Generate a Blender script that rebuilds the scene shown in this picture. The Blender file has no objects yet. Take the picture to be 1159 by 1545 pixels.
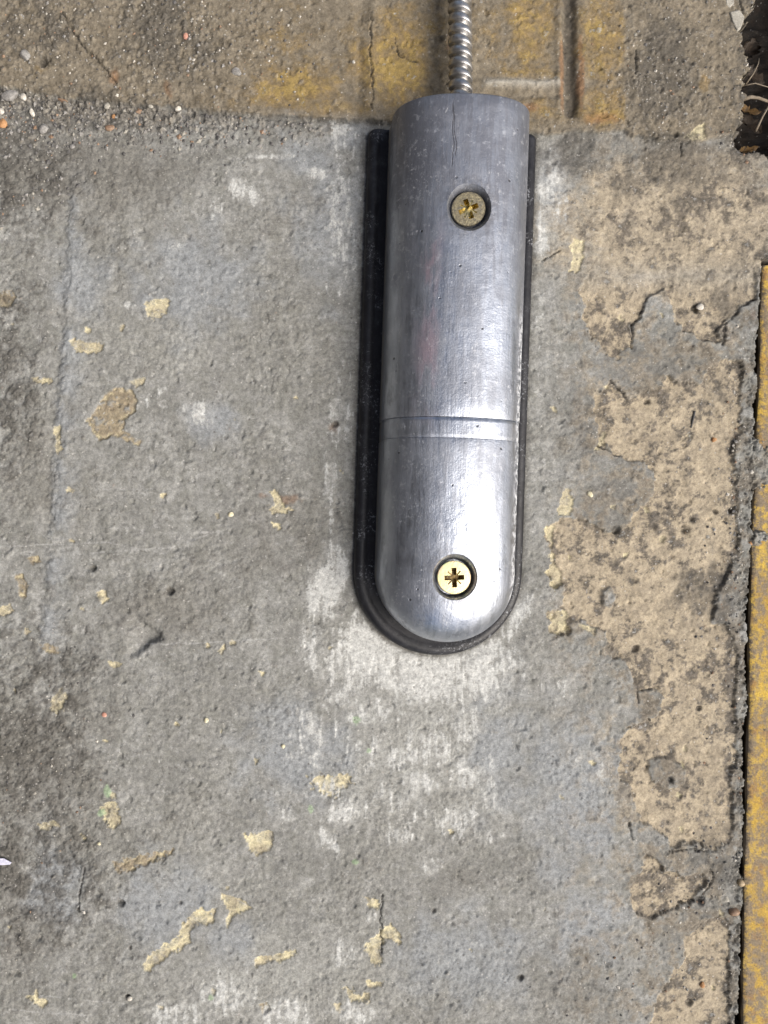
import bpy, bmesh, math, random
import numpy as np
from mathutils import Vector, Matrix

random.seed(5)
scene = bpy.context.scene
COL = scene.collection
R = math.radians

# ------------------------------------------------------------------ scale
# one unit "u" of the layout = 0.19 mm on the floor; x right, y down the floor
S = 0.00019
CX, CY = 579.5, 772.5
def wx(u): return (u - CX) * S
def wy(v): return (CY - v) * S
def P(u, v, z=0.0): return Vector((wx(u), wy(v), z * S))

# ------------------------------------------------------------------ camera
NADIR = (435.0, 772.5)
HEIGHT = 1161.0
cam_d = bpy.data.cameras.new("camera")
cam = bpy.data.objects.new("camera", cam_d); COL.objects.link(cam)
cam.location = P(NADIR[0], NADIR[1], HEIGHT)
cam_d.sensor_fit = 'VERTICAL'
cam_d.sensor_height = 36.0
cam_d.lens = 36.0 * HEIGHT / 1545.0
cam_d.shift_x = (CX - NADIR[0]) / 1545.0
cam_d.clip_start = 0.005
cam_d.clip_end = 50
scene.camera = cam
scene.render.resolution_x, scene.render.resolution_y = 768, 1024

# ------------------------------------------------------------------ light
SUN_EL = 48.0
SUN_AZ_VEC = Vector((0.86, -0.50, 0))     # light comes from the lower right
world = bpy.data.worlds.new("World"); scene.world = world
world.use_nodes = True
wn = world.node_tree
for n in list(wn.nodes): wn.nodes.remove(n)
sky = wn.nodes.new("ShaderNodeTexSky")
sky.sky_type = 'NISHITA'; sky.sun_disc = False
sky.sun_elevation = R(SUN_EL)
sky.sun_rotation = math.atan2(SUN_AZ_VEC.x, SUN_AZ_VEC.y)
sky.air_density = 1.0; sky.dust_density = 6.0; sky.ozone_density = 1.0
bg = wn.nodes.new("ShaderNodeBackground"); bg.inputs[1].default_value = 0.075
wo = wn.nodes.new("ShaderNodeOutputWorld")
wn.links.new(sky.outputs[0], bg.inputs[0]); wn.links.new(bg.outputs[0], wo.inputs[0])
sd = bpy.data.lights.new("sun", 'SUN'); sd.energy = 1.5; sd.angle = R(50); sd.color = (1.0, 0.975, 0.92)
sun = bpy.data.objects.new("sun", sd); COL.objects.link(sun)
sdir = Vector((SUN_AZ_VEC.x * math.cos(R(SUN_EL)), SUN_AZ_VEC.y * math.cos(R(SUN_EL)), math.sin(R(SUN_EL))))
sun.rotation_euler = sdir.to_track_quat('Z', 'Y').to_euler()
vs = scene.view_settings
vs.view_transform = 'Standard'; vs.look = 'None'; vs.gamma = 1.0
vs.exposure = 0.98
try: vs.use_curve_mapping = False
except Exception: pass

# ------------------------------------------------------------------ noise
rng = np.random.default_rng(11)
F = np.float32
def make_perm(seed):
    r = np.random.default_rng(seed)
    p = r.permutation(256).astype(np.int32)
    a = r.random(256) * 2 * np.pi
    return np.concatenate([p, p]), np.cos(a).astype(F), np.sin(a).astype(F)
_PERM = {}
def perlin(x, y, seed=0):
    if seed not in _PERM: _PERM[seed] = make_perm(seed)
    p, gx, gy = _PERM[seed]
    xi = np.floor(x); yi = np.floor(y)
    fx = (x - xi).astype(F); fy = (y - yi).astype(F)
    xi = xi.astype(np.int32) & 255; yi = yi.astype(np.int32) & 255
    u = fx*fx*fx*(fx*(fx*6-15)+10); v = fy*fy*fy*(fy*(fy*6-15)+10)
    x1 = (xi + 1) & 255; y1 = (yi + 1) & 255
    pa = p[xi]; pb = p[x1]
    h = p[pa + yi]; n00 = gx[h]*fx + gy[h]*fy
    h = p[pb + yi]; n10 = gx[h]*(fx-1) + gy[h]*fy
    h = p[pa + y1]; n01 = gx[h]*fx + gy[h]*(fy-1)
    h = p[pb + y1]; n11 = gx[h]*(fx-1) + gy[h]*(fy-1)
    a = n00 + u*(n10-n00); b = n01 + u*(n11-n01)
    return (a + v*(b-a)) * F(1.5)
def fbm(x, y, size, octs=4, seed=0, gain=0.5, ax=1.0, ay=1.0):
    out = np.zeros_like(x); amp = 1.0; f = 1.0 / size; tot = 0
    for o in range(octs):
        out += F(amp) * perlin(x*F(f/ax) + F(17.3*o), y*F(f/ay) + F(9.1*o), seed*31+o)
        tot += amp*amp; amp *= gain; f *= 2.03
    return out / F(math.sqrt(tot))
def sstep(a, b, x):
    t = np.clip((x - a) / (b - a), 0, 1); return t*t*(3-2*t)

# ------------------------------------------------------------------ floor raster
D = 1.42
def axis(lo, hi, far_lo, far_hi):
    mid = np.arange(lo, hi + D, D)
    def grow(n):
        out = []; s = D; p = 0
        while p < n: s *= 1.16; p += s; out.append(p)
        return np.array(out)
    return np.concatenate([lo - grow(lo - far_lo)[::-1], mid, mid[-1] + grow(far_hi - hi)])
UX = axis(-8, 1168, -2400, 3400).astype(F)
VY = axis(-8, 1553, -2400, 4000).astype(F)
U, V = np.meshgrid(UX, VY)
NY, NX = U.shape

w1x = fbm(U, V, 46, 3, 1); w1y = fbm(U, V, 46, 3, 2)
w2x = fbm(U, V, 11, 4, 3, .68); w2y = fbm(U, V, 11, 4, 4, .68)
n300 = fbm(U, V, 320, 4, 5); n120 = fbm(U, V, 120, 4, 6); n50 = fbm(U, V, 50, 4, 7)
n20 = fbm(U, V, 20, 4, 8, 0.6); n8 = fbm(U, V, 8, 3, 9, 0.65); n4 = fbm(U, V, 4.2, 2, 10, 0.7)
nst = fbm(U, V, 9, 4, 12, 0.6, ax=1.0, ay=6.5)       # streaky down the floor
n14 = fbm(U, V, 14, 5, 21, 0.72); n30 = fbm(U, V, 32, 5, 22, 0.68)
nhz = fbm(U, V, 10, 3, 13, 0.6, ax=5, ay=1)

def window(x0, x1, y0, y1):
    i0, i1 = np.searchsorted(UX, [x0, x1]); j0, j1 = np.searchsorted(VY, [y0, y1])
    return slice(max(j0-1, 0), min(j1+1, NY)), slice(max(i0-1, 0), min(i1+1, NX))
def seg_d2(x, y, a, b):
    ax, ay = a; bx, by = b
    dx, dy = bx-ax, by-ay
    t = np.clip(((x-ax)*dx + (y-ay)*dy) / max(dx*dx+dy*dy, 1e-6), 0, 1)
    ex = x - ax - t*dx; ey = y - ay - t*dy
    return ex*ex + ey*ey
def poly(pts, big=6, small=4, pad=40):
    """signed distance (inside positive) to a ragged outline; -pad elsewhere"""
    out = np.full_like(U, -pad)
    xs = [p[0] for p in pts]; ys = [p[1] for p in pts]
    w = window(min(xs)-pad, max(xs)+pad, min(ys)-pad, max(ys)+pad)
    x = U[w] + w1x[w]*F(big) + w2x[w]*F(small); y = V[w] + w1y[w]*F(big) + w2y[w]*F(small)
    d2 = np.full_like(x, 1e9); ins = np.zeros(x.shape, bool)
    n = len(pts)
    for i in range(n):
        a, b = pts[i], pts[(i+1) % n]
        d2 = np.minimum(d2, seg_d2(x, y, a, b))
        if a[1] != b[1]:
            c = ((a[1] > y) != (b[1] > y)) & (x < (b[0]-a[0])*(y-a[1])/(b[1]-a[1]) + a[0])
            ins ^= c
    d = np.sqrt(d2)
    out[w] = np.maximum(np.where(ins, d, -d), -pad)
    return out
def line(pts, big=4, small=3, pad=30):
    out = np.full_like(U, pad)
    xs = [p[0] for p in pts]; ys = [p[1] for p in pts]
    w = window(min(xs)-pad, max(xs)+pad, min(ys)-pad, max(ys)+pad)
    x = U[w] + w1x[w]*F(big) + w2x[w]*F(small); y = V[w] + w1y[w]*F(big) + w2y[w]*F(small)
    d2 = np.full_like(x, 1e9)
    for a, b in zip(pts[:-1], pts[1:]): d2 = np.minimum(d2, seg_d2(x, y, a, b))
    out[w] = np.minimum(np.sqrt(d2), pad)
    return out
def blob(cx, cy, rx, ry, ang=0.0):
    c, s = math.cos(R(ang)), math.sin(R(ang))
    m = 2.6*max(rx, ry); w = window(cx-m, cx+m, cy-m, cy+m)
    out = np.zeros_like(U)
    x = U[w]-cx + w1x[w]*F(min(rx, ry)*.25); y = V[w]-cy + w1y[w]*F(min(rx, ry)*.25)
    a = (x*c + y*s)/rx; b = (-x*s + y*c)/ry
    out[w] = np.exp(-(a*a + b*b))
    return out
def blobs(lst):
    o = np.zeros_like(U)
    for b in lst:
        k = b[5] if len(b) > 5 else 1.0
        o = np.maximum(o, blob(*b[:4], b[4] if len(b) > 4 else 0)*F(k))
    return o
def stamps(H, n, rmin, rmax, amp, where=None, seed=1, lo=(-8, -8), hi=(1168, 1553), M=None, mval=0):
    r = np.random.default_rng(seed)
    cnt = 0
    while cnt < n:
        cx = r.uniform(lo[0], hi[0]); cy = r.uniform(lo[1], hi[1])
        i = min(np.searchsorted(UX, cx), NX-1); j = min(np.searchsorted(VY, cy), NY-1)
        cnt += 1
        if where is not None and where[j, i] < r.random(): continue
        rad = rmin + (rmax-rmin)*r.random()**2.5
        rx = rad*r.uniform(.7, 1.3); ry = rad*r.uniform(.7, 1.3); a = r.random()*3.14
        m = int(rad*1.5/D) + 2
        w = (slice(max(j-m, 0), j+m+1), slice(max(i-m, 0), i+m+1))
        x = U[w]-cx; y = V[w]-cy
        c, s = math.cos(a), math.sin(a)
        q = ((x*c+y*s)/rx)**2 + ((-x*s+y*c)/ry)**2
        k = np.clip(1 - q - n8[w]*F(.9) - n4[w]*F(.5), 0, 1)
        H[w] += F(amp*rad*r.uniform(.5, 1))*k*(2-k)
        if M is not None: M[w] = np.maximum(M[w], (k > .25)*F(r.uniform(.5, 1)*mval))

# ------------------------------------------------------------------ regions of the floor
# raised threshold slab along the top
slab_d = poly([(-2600, 100), (-200, 118), (0, 132), (60, 143), (130, 152), (220, 160), (300, 167), (400, 174), (500, 180), (590, 186),
               (690, 196), (800, 204), (870, 203), (940, 200), (1000, 214), (1045, 216), (1100, 205), (1180, 210), (3600, 210), (3600, -2600), (-2600, -2600)], 3, 2.5, 60)
slab = sstep(-1.6, 1.6, slab_d)
# pit, top right
pit_d = poly([(1142, -200), (1140, 0), (1129, 25), (1120, 38), (1113, 52), (1120, 80), (1131, 104), (1121, 122), (1120, 158), (1123, 178),
              (1109, 204), (1110, 222), (1126, 229), (1145, 227), (1160, 236), (1230, 240), (1290, 160), (1280, -200)], 4, 6, 60)
pit = sstep(-2, 2, pit_d)
# slot at the right that holds the yellow strip
SV, SE = [395, 700, 950, 1545, 4000], [1161, 1150, 1142, 1130, 1076]
def strip_edge(v): return 1157.0 - (v - 395.0)*0.0243
EDGE = strip_edge(V)
slot_ragged = w1x*4 + w2x*2.5
sx = U - (EDGE - 9 - 4*sstep(380, 900, V) + slot_ragged)
slot_d = np.minimum(np.minimum(sx, (1345 - U)), V - (391 + w2y*1.5))
slot = sstep(-1.5, 2.0, slot_d)
# beige underlayer (grey coat broken away)
B1 = [(878, 440), (885, 490), (892, 512), (905, 510), (918, 535), (935, 542), (940, 530), (952, 528), (955, 498), (950, 490), (968, 475), (980, 450),
      (1005, 440), (1030, 500), (1042, 502), (1060, 512), (1090, 522), (1085, 495), (1102, 480), (1140, 448), (1140, 395), (1175, 395), (1175, 330), (1060, 330), (960, 345), (885, 390)]
B2 = [(919, 572), (945, 602), (955, 598), (975, 590), (1000, 578), (1012, 568), (1030, 582), (1060, 575), (1075, 553), (1090, 543), (1114, 542), (1122, 560),
      (1120, 610), (1118, 655), (1106, 680), (1112, 720), (1114, 780), (1119, 815), (1116, 832), (1104, 842), (1092, 885), (1078, 912), (1074, 938), (1100, 946),
      (1114, 985), (1112, 1060), (1110, 1130), (1108, 1200), (1104, 1268), (1085, 1280), (1045, 1276), (1012, 1284), (1002, 1262), (985, 1256), (966, 1240), (958, 1212), (946, 1190),
      (935, 1176), (940, 1146), (937, 1112), (952, 1098), (992, 1084), (1000, 1060), (993, 1040), (962, 1044), (956, 1030), (946, 1005), (926, 984), (914, 960), (895, 948), (880, 938), (862, 942),
      (856, 958), (830, 954), (826, 926), (846, 916), (858, 884), (836, 890), (824, 862), (834, 832), (821, 804), (835, 788), (852, 776), (872, 782), (900, 796), (916, 806), (944, 796), (962, 770),
      (982, 745), (986, 722), (972, 702), (948, 692), (926, 684), (903, 668), (897, 640), (902, 606)]
B3 = [(976, 1290), (990, 1296), (1004, 1316), (1030, 1320), (1062, 1316), (1066, 1334), (1044, 1356), (1012, 1372), (985, 1388), (958, 1380), (952, 1342), (964, 1316)]
B4 = [(1032, 1418), (1062, 1394), (1090, 1380), (1102, 1400), (1102, 1460), (1098, 1700), (960, 1700), (978, 1545), (986, 1520), (1012, 1478), (1034, 1450)]
bd = np.maximum.reduce([poly(B1, 7, 5), poly(B2, 7, 5), poly(B3, 5, 4), poly(B4, 6, 5)])
isl = np.maximum(poly([(980, 1150), (1000, 1146), (1020, 1150), (1036, 1160), (1034, 1182), (1010, 1192), (990, 1184), (982, 1168)], 3, 3),
                 poly([(908, 892), (922, 886), (930, 900), (922, 916), (910, 912)], 3, 2))
bd = np.minimum(bd, -isl)
step_soft = sstep(455, 380, V)          # upper lobe fades out without a step
beige = sstep(-1.6, 2.4, bd)
haze_b = sstep(-60, 2, bd + n30*20)*sstep(-.35, .45, n30 + n14*.5)*.6*sstep(800, 900, U)      # sandy dust beyond the broken edge
beige = np.maximum(beige*(1 - step_soft), step_soft*.9*sstep(-.25, .55, (1.05-np.abs(U-1040)/215) - np.clip((300-V)/130, 0, 1)*.9 + n50*.35 + n14*.25)*sstep(205, 240, V + n20*10))
fray = sstep(0.1, .55, n20*.6 + n50*.5 + n8*.25)          # dirt biting into the beige

# cream paint chips: outline, strength
CH = []
def chip(pts, big=3, small=3): CH.append(poly(pts, big+1, small*1.5+.8, 20))
chip([(218, 452), (230, 455), (248, 450), (262, 452), (255, 463), (252, 472), (240, 478), (230, 484), (222, 475)])
chip([(102, 512), (115, 508), (128, 515), (150, 514), (156, 520), (150, 530), (125, 532), (108, 525)])
chip([(128, 494), (138, 494), (140, 502), (130, 502)], 1, 2)
chip([(48, 568), (60, 570), (77, 567), (78, 574), (65, 580), (54, 576)], 2, 2)
chip([(197, 575), (216, 570), (217, 578), (204, 584)], 2, 2)
chip([(80, 645), (90, 642), (93, 660), (90, 672), (98, 680), (85, 686)], 2, 2)
chip([(405, 745), (420, 740), (428, 760), (442, 768), (430, 774), (410, 776), (404, 768), (416, 758)])
chip([(412, 785), (424, 792), (420, 800), (412, 796)], 1, 2)
chip([(322, 775), (332, 773), (334, 781), (326, 783)], 1, 2)
chip([(858, 372), (866, 360), (884, 364), (880, 390), (872, 412), (858, 412), (862, 392)], 2, 2)
chip([(850, 742), (858, 738), (864, 748), (864, 768), (856, 776), (844, 774), (846, 760)], 2, 2)
chip([(822, 800), (840, 790), (836, 812), (836, 850), (850, 870), (850, 885), (834, 890), (824, 862), (834, 832)], 2, 3)
chip([(826, 928), (846, 920), (858, 926), (856, 956), (834, 956)], 2, 3)
chip([(872, 940), (885, 944), (900, 950), (896, 958), (880, 952)], 1, 2)
chip([(366, 1262), (388, 1256), (416, 1258), (414, 1272), (404, 1288), (388, 1288), (374, 1276)], 3, 3)
chip([(217, 1464), (222, 1440), (240, 1432), (258, 1424), (270, 1408), (274, 1392), (300, 1376), (326, 1372), (326, 1388), (318, 1396), (300, 1394), (288, 1408), (286, 1424), (268, 1436), (246, 1452), (226, 1464)], 3, 3)
chip([(335, 1350), (352, 1354), (380, 1368), (364, 1378), (352, 1386), (342, 1402), (340, 1388), (346, 1376), (336, 1366)], 2, 2)
chip([(464, 1176), (486, 1170), (500, 1176), (520, 1172), (534, 1184), (510, 1196), (500, 1202), (486, 1196), (472, 1188)], 4, 5)
chip([(382, 1448), (406, 1444), (446, 1434), (450, 1440), (428, 1452), (404, 1452), (388, 1460)], 3, 3)
chip([(548, 1352), (560, 1356), (572, 1358), (570, 1372), (558, 1366)], 2, 3)
chip([(574, 1400), (590, 1396), (606, 1412), (602, 1424), (590, 1418), (578, 1420), (572, 1436), (576, 1450), (562, 1460), (546, 1436), (552, 1424), (566, 1416)], 4, 4)
chip([(552, 1476), (566, 1484), (576, 1480), (572, 1490), (556, 1490)], 2, 2)
chip([(502, 1512), (514, 1516), (522, 1524), (516, 1532), (508, 1524)], 2, 2)
chip([(516, 1488), (540, 1496), (558, 1502), (556, 1514), (530, 1508)], 4, 4)
chip([(150, 1215), (166, 1205), (176, 1212), (180, 1244), (172, 1252), (160, 1240)], 3, 3)
chip([(56, 1244), (80, 1238), (92, 1244), (76, 1252), (60, 1252)], 2, 2)
chip([(40, 1504), (52, 1490), (58, 1504), (74, 1508), (68, 1520), (48, 1512)], 3, 3)
chip([(145, 893), (158, 890), (166, 900), (154, 912), (146, 904)], 2, 2)
chip([(82, 1048), (92, 1040), (100, 1048), (96, 1068), (84, 1082), (78, 1066)], 2, 3)
chip([(0, 914), (14, 912), (20, 922), (4, 934), (-10, 930)], 2, 2)
chip([(160, 1000), (176, 998), (186, 1002), (172, 1008)], 1, 2)
chip([(330, 980), (336, 972), (340, 976), (334, 990)], 1, 2)
chip([(1040, 200), (1062, 188), (1064, 212), (1046, 214), (1030, 210)], 2, 2)
chip([(914, 650), (908, 660), (898, 678), (906, 680), (914, 670)], 1, 2)
for _ in range(60):
    x, y = random.uniform(10, 1090), random.uniform(440, 1540)
    if 520 < x < 810 and y < 1000: continue
    r_ = random.uniform(2, 5)
    chip([(x-r_, y-r_*.5), (x, y-r_), (x+r_, y), (x+r_*.4, y+r_), (x-r_*.6, y+r_*.7)], 2, 2)
cream_d = np.maximum.reduce(CH)
cream = sstep(-.8, 1.0, cream_d)*sstep(.85, .35, n14*.8 - .1*sstep(0, 4, cream_d))
# big worn chip and other brownish bare spots
brown_d = np.maximum.reduce([
    poly([(162, 594), (176, 584), (200, 588), (207, 606), (206, 620), (190, 632), (186, 648), (196, 658), (214, 668), (208, 676), (186, 664), (168, 660), (150, 668), (138, 650), (130, 632), (148, 610)], 3, 3),
    poly([(0, 438), (18, 436), (24, 448), (16, 464), (0, 462), (-20, 450)], 2, 2),
    poly([(20, 868), (34, 866), (42, 884), (36, 906), (28, 900), (26, 884)], 2, 3),
    poly([(40, 842), (58, 838), (62, 848), (48, 852)], 2, 2),
    poly([(58, 972), (70, 970), (86, 976), (92, 988), (76, 986), (64, 982)], 2, 3),
    poly([(392, 1516), (404, 1512), (410, 1524), (398, 1530)], 2, 2),
    poly([(170, 1300), (192, 1294), (230, 1286), (262, 1280), (262, 1290), (222, 1302), (196, 1316), (176, 1314)], 6, 6)])
brown = sstep(-1.0, 1.5, brown_d)
cream = np.maximum(cream, sstep(-1, 1, brown_d)*sstep(9, 3, brown_d)*sstep(-.05, .35, n14 + n30*.6)*.85)
brown = brown*sstep(-1.0, -.1, n14 + n30*.5 - .1)

# hollows in the coat: (poly, depth)
hol = poly([(186, 990), (196, 960), (190, 935), (202, 925), (220, 938), (244, 950), (248, 962), (232, 972), (214, 986), (196, 994)], 3, 3)
hollow = sstep(-3, 9, hol)
pits_spec = [(257, 892, 9), (183, 1363, 8), (192, 1505, 7), (1050, 465, 9), (1013, 1178, 7), (1057, 1070, 6), (978, 606, 7), (1056, 1360, 10), (1105, 770, 7), (1080, 772, 6),
             (68, 95, 12), (196, 1430, 4), (655, 1374, 5), (785, 1474, 7), (506, 640, 8), (930, 800, 10), (960, 980, 8), (1035, 800, 10), (1045, 785, 7), (1042, 1515, 8), (272, 1362, 4), (140, 857, 8), (1016, 205, 7)]

# scratches / cracks; those along beige edges paint the step's shade
crack_shade_lines = np.minimum.reduce([
    line([(95, 18), (112, 52), (130, 78), (150, 95)], 3, 3),
    line([(150, 95), (165, 115), (178, 130)], 4, 4),
    line([(978, 452), (966, 476), (952, 490), (956, 505), (951, 528)], 3, 3),
    line([(1138, 450), (1118, 466), (1104, 480), (1092, 492), (1090, 520)], 3, 3),
    line([(902, 672), (925, 684), (940, 690)], 3, 3),
    line([(818, 395), (832, 388), (842, 380)], 3, 3),
    line([(920, 572), (936, 588), (946, 602)], 2, 3),
    line([(1011, 1286), (1040, 1283), (1076, 1284)], 2, 3),
    line([(1074, 1310), (1076, 1330), (1060, 1350), (1030, 1362), (1004, 1378)], 3, 4),
    line([(962, 1044), (990, 1039)], 1, 1), line([(962, 1044), (964, 1060)], 1, 1),
    line([(118, 1375), (118, 1350), (128, 1310)], 3, 3),
    line([(578, 1350), (572, 1390), (576, 1440)], 3, 3),
    line([(950, 1240), (958, 1266)], 3, 3),
    line([(560, 30), (556, 80), (562, 120), (560, 170)], 3, 3),
    line([(592, 60), (606, 90), (628, 100)], 5, 3), line([(1110, 0), (1120, 40)], 3, 2),
    line([(1026, 215), (1028, 236)], 2, 2), line([(958, 78), (956, 112)], 2, 3)])
crack_shade = sstep(.7, -.7, crack_shade_lines - 1.0 - n14*.9)
scr = np.minimum.reduce([
    line([(60, 1152+350), (110, 1508), (180, 1514)], 1, 1), line([(14, 1521), (60, 1528), (130, 1533)], 1, 1),
    line([(140, 738), (230, 738)], 1, .5), line([(0, 805+20), (160, 818), (250, 836)], 1, 1), line([(200, 974), (300, 970), (420, 963)], 1, 1),
    line([(310, 462), (360, 470), (400, 488)], 1, 1), line([(600, 1500), (625, 1530), (640, 1545)], 1, 1), line([(333, 1348), (385, 1372)], .5, .5),
    line([(842, 1278), (866, 1300)], .5, .5), line([(845, 1280), (856, 1296)], .5, .5), line([(250, 805), (330, 803)], 1, .5), line([(616, 1254), (650, 1276)], .5, .5),
    line([(538, 1320), (560, 1332)], .5, .5), line([(120, 836), (260, 826), (330, 800)], 1, 1)])
scratch = sstep(1.5, .4, scr)*sstep(-.5, .3, n8 + n20)

# trowel line down the left
tl = line([(110, 250), (104, 330), (98, 440), (90, 560), (84, 700), (76, 800), (66, 900), (60, 985)], 3, 1)
tl_x = np.interp(V, [250, 330, 440, 560, 700, 800, 900, 985], [110, 104, 98, 90, 84, 76, 66, 60]).astype(F) + w1x*3
tl_fade = sstep(240, 330, V)*sstep(1010, 940, V)
trowel = tl_fade*(sstep(-9, 7, U-tl_x + n14*6)*sstep(50, 2, U-tl_x + n30*14))*sstep(-.6, .4, n50 + n30*.6 + .25)
trowel_dark = tl_fade*sstep(-22, -2, U-tl_x + n14*5)*sstep(9, -3, U-tl_x + n14*5)

# ------------------------------------------------------------------ masks
sl_y = np.interp(U, [-2600, 0, 60, 130, 220, 300, 400, 500, 590, 3600], [100, 132, 143, 152, 160, 167, 174, 180, 186, 186]).astype(F)
below = V - sl_y
gravelband = sstep(0, 4, below)*sstep(1.0, .25, np.clip(below, 0, 400)/(36 + 30*sstep(200, 20, U)) + n50*.55 + n20*.35)*sstep(560, 180, U + n120*90)
dirt_left = blobs([(30, 1130, 130, 190), (40, 1330, 150, 120), (10, 560, 60, 180), (80, 1010, 80, 60), (0, 260, 140, 110), (60, 40, 110, 70, 0, .9), (240, 50, 60, 90, 0, 1.3), (300, 90, 60, 60, 0, .8), (120, 170, 160, 36, 0, 1.3), (270, 180, 90, 24, 0, 1.0)])
grime_shade = np.clip(sstep(.18, .80, dirt_left*.72 + n30*.50 + n14*.36 - .05), 0, 1)*.85
grime_shade = np.maximum(grime_shade, sstep(.30, .85, n120*.35 + n30*.6 + n14*.45)*.5)
grime_shade = np.maximum(grime_shade, gravelband*sstep(-.6, .5, n20 + n50*.5 + .25))
warmdirt = sstep(-.15, .7, n120*.7 + n300*.5 + n20*.25)*.8
rightdirt = blobs([(1000, 110, 70, 140, 0), (860, 235, 60, 40), (1020, 250, 120, 60), (900, 640, 50, 70, 0, .6), (1090, 900, 40, 90, 0, .9), (1050, 900, 60, 60, 0, .8), (1090, 1300, 40, 70, 0, .9),
                   (1085, 590, 60, 40, 0, .6), (880, 1500, 120, 50, 0, .5), (1100, 460, 40, 60, 0, .9)])
grime_shade = np.maximum(grime_shade, sstep(.35, .95, rightdirt + n20*.35 + n50*.25)*.85)
edge_dirt = sstep(44, 4, -slot_d + n30*14)*(slot_d < 3)*sstep(-.35, .35, n14*.6 + n30*.6 + .1)
grime_shade = np.maximum(grime_shade, edge_dirt*.95)
pit_edge = sstep(55, 0, -pit_d)*sstep(-.35, .45, n14 + n30*.7)
grime_shade = np.maximum(grime_shade, pit_edge*.9)
speck = sstep(.62, .95, n8*.75 + n4*.45 + n20*.25)            # black grit
grime_shade = np.maximum(grime_shade, speck*.85*(.35 + .65*sstep(.2, .8, dirt_left + rightdirt + gravelband + beige)))
beige = np.maximum(beige, haze_b)
beige_dirt = beige*sstep(-.03, .46, n30*.70 + n14*.56 + n4*.2 + n120*.42 - .03 + .22*sstep(16, 0, np.abs(bd)))
# lime bloom
lime_soft = blobs([(370, 290, 34, 22, 10, 1.1), (475, 262, 24, 12, 10, 1.2), (515, 290, 14, 16, 0, 1.1), (265, 372, 16, 12, 30, .9), (330, 305, 20, 34, 0, .7), (410, 235, 46, 6, 0, .9), (200, 350, 14, 10, 0, .7),
                   (517, 200, 26, 44, 0, 1.0), (512, 330, 28, 100, 0, .95), (515, 620, 26, 50, 0, .8), (500, 730, 16, 60, 0, .75), (190, 460, 24, 8, 0, .85), (310, 620, 34, 30, 0, .75), (395, 565, 24, 12, -20, .7), (225, 600, 40, 12, -30, .7),
                   (495, 880, 34, 70, 20, 1.35), (470, 980, 26, 50, 0, .95), (560, 980, 66, 70, 0, 1.55), (640, 1015, 90, 50, 0, 1.5), (720, 1010, 66, 54, 0, 1.4), (780, 930, 22, 50, 20, 1.0), (520, 1040, 50, 60, 0, .9), (700, 1090, 36, 60, 10, .9),
                   (560, 1080, 60, 30, 0, .8), (480, 1150, 26, 30, 0, .75), (520, 1225, 50, 24, -10, 1.1), (640, 1180, 40, 24, 0, 1.1), (690, 1235, 34, 30, 0, 1.1), (700, 1170, 28, 36, 0, 1.05), (490, 1270, 30, 24, 0, .95), (500, 1195, 40, 24, 20, .9),
                   (440, 1230, 26, 12, 0, .8), (650, 1310, 22, 24, 0, .75), (600, 1260, 34, 20, 0, .75), (340, 1500, 60, 40, 0, 1.0), (430, 1530, 50, 30, 0, 1.05), (270, 1530, 60, 24, 0, .95), (520, 1440, 26, 40, 0, .85), (530, 1530, 40, 24, 0, .95), (560, 1390, 20, 20, 0, .75), (745, 1265, 24, 14, 0, .7),
                   (832, 270, 26, 70, 0, 1.05), (815, 350, 16, 40, 0, 1.0), (815, 470, 12, 60, 0, .7), (425, 1190, 26, 16, 0, .7), (600, 1130, 90, 50, 0, .78), (660, 1120, 50, 40, 0, .8), (470, 1110, 40, 60, 0, .75), (740, 1190, 20, 60, 0, .8), (560, 1190, 60, 40, 0, .7), (620, 1215, 60, 50, 0, .72), (520, 430, 24, 60, 0, .6), (900, 1160, 60, 60, 0, .55), (840, 1040, 60, 30, 0, .6)])
lime = sstep(.50, .74, lime_soft*.72 + nst*.40 + n14*.24 + n30*.30 + n4*.10)
lime = np.maximum(lime, .30*sstep(.3, 1.0, lime_soft + n30*.35 + n14*.2))
lime = np.maximum(lime, 0.8*sstep(.66, .9, n14*.75 + n30*.45 + n4*.15))
lime = np.maximum(lime, sstep(.86, 1.1, n8*.7 + n20*.4 + n4*.35)*.35)
# soft blue-grey wash
blue = sstep(.25, 1.0, blobs([(500, 330, 70, 130), (300, 420, 120, 90), (320, 640, 50, 40), (120, 430, 60, 60), (80, 1330, 50, 80), (250, 1370, 90, 90), (450, 1130, 110, 90), (860, 1200, 90, 160), (760, 1130, 60, 110), (700, 1450, 120, 90),
                               (835, 290, 36, 80), (530, 210, 40, 40), (350, 1420, 60, 40), (880, 1400, 70, 80), (470, 240, 60, 40)]) + n50*.35 + n20*.15)
blue = np.maximum(blue, trowel*1.0*sstep(-.5, .4, n50 + .3))
# ochre paint on the slab
och = blobs([(590, 100, 60, 74, 0, 1.35), (450, 130, 76, 40, 0, 1.2), (430, 70, 60, 40, 0, .6), (610, 40, 80, 40, 0, .7), (800, 50, 46, 90, 0, 1.0), (905, 60, 40, 80, 0, 1.1), (910, 165, 44, 40, 0, 1.2), (780, 110, 60, 20, 0, .6), (380, 150, 80, 18, 0, .6), (60, 110, 20, 14, 0, .6),
             (740, 60, 40, 50, 0, .55), (520, 165, 60, 14, 0, .9), (760, 195, 50, 10, 0, .7), (430, 10, 40, 14, 0, .6), (810, 170, 40, 30, 0, .7)])
ochre = .95*sstep(.12, .80, och*.80 + n30*.34 + n14*.22)*slab*sstep(944, 936, U + w2x*3)
ochre = np.maximum(ochre, sstep(.4, .7, blob(1060, 130, 10, 16)+n8*.2)*.8)
yellowish = .75*sstep(.52, .95, och*.66 + n30*.45 + n14*.35)*slab*sstep(944, 936, U)
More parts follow.
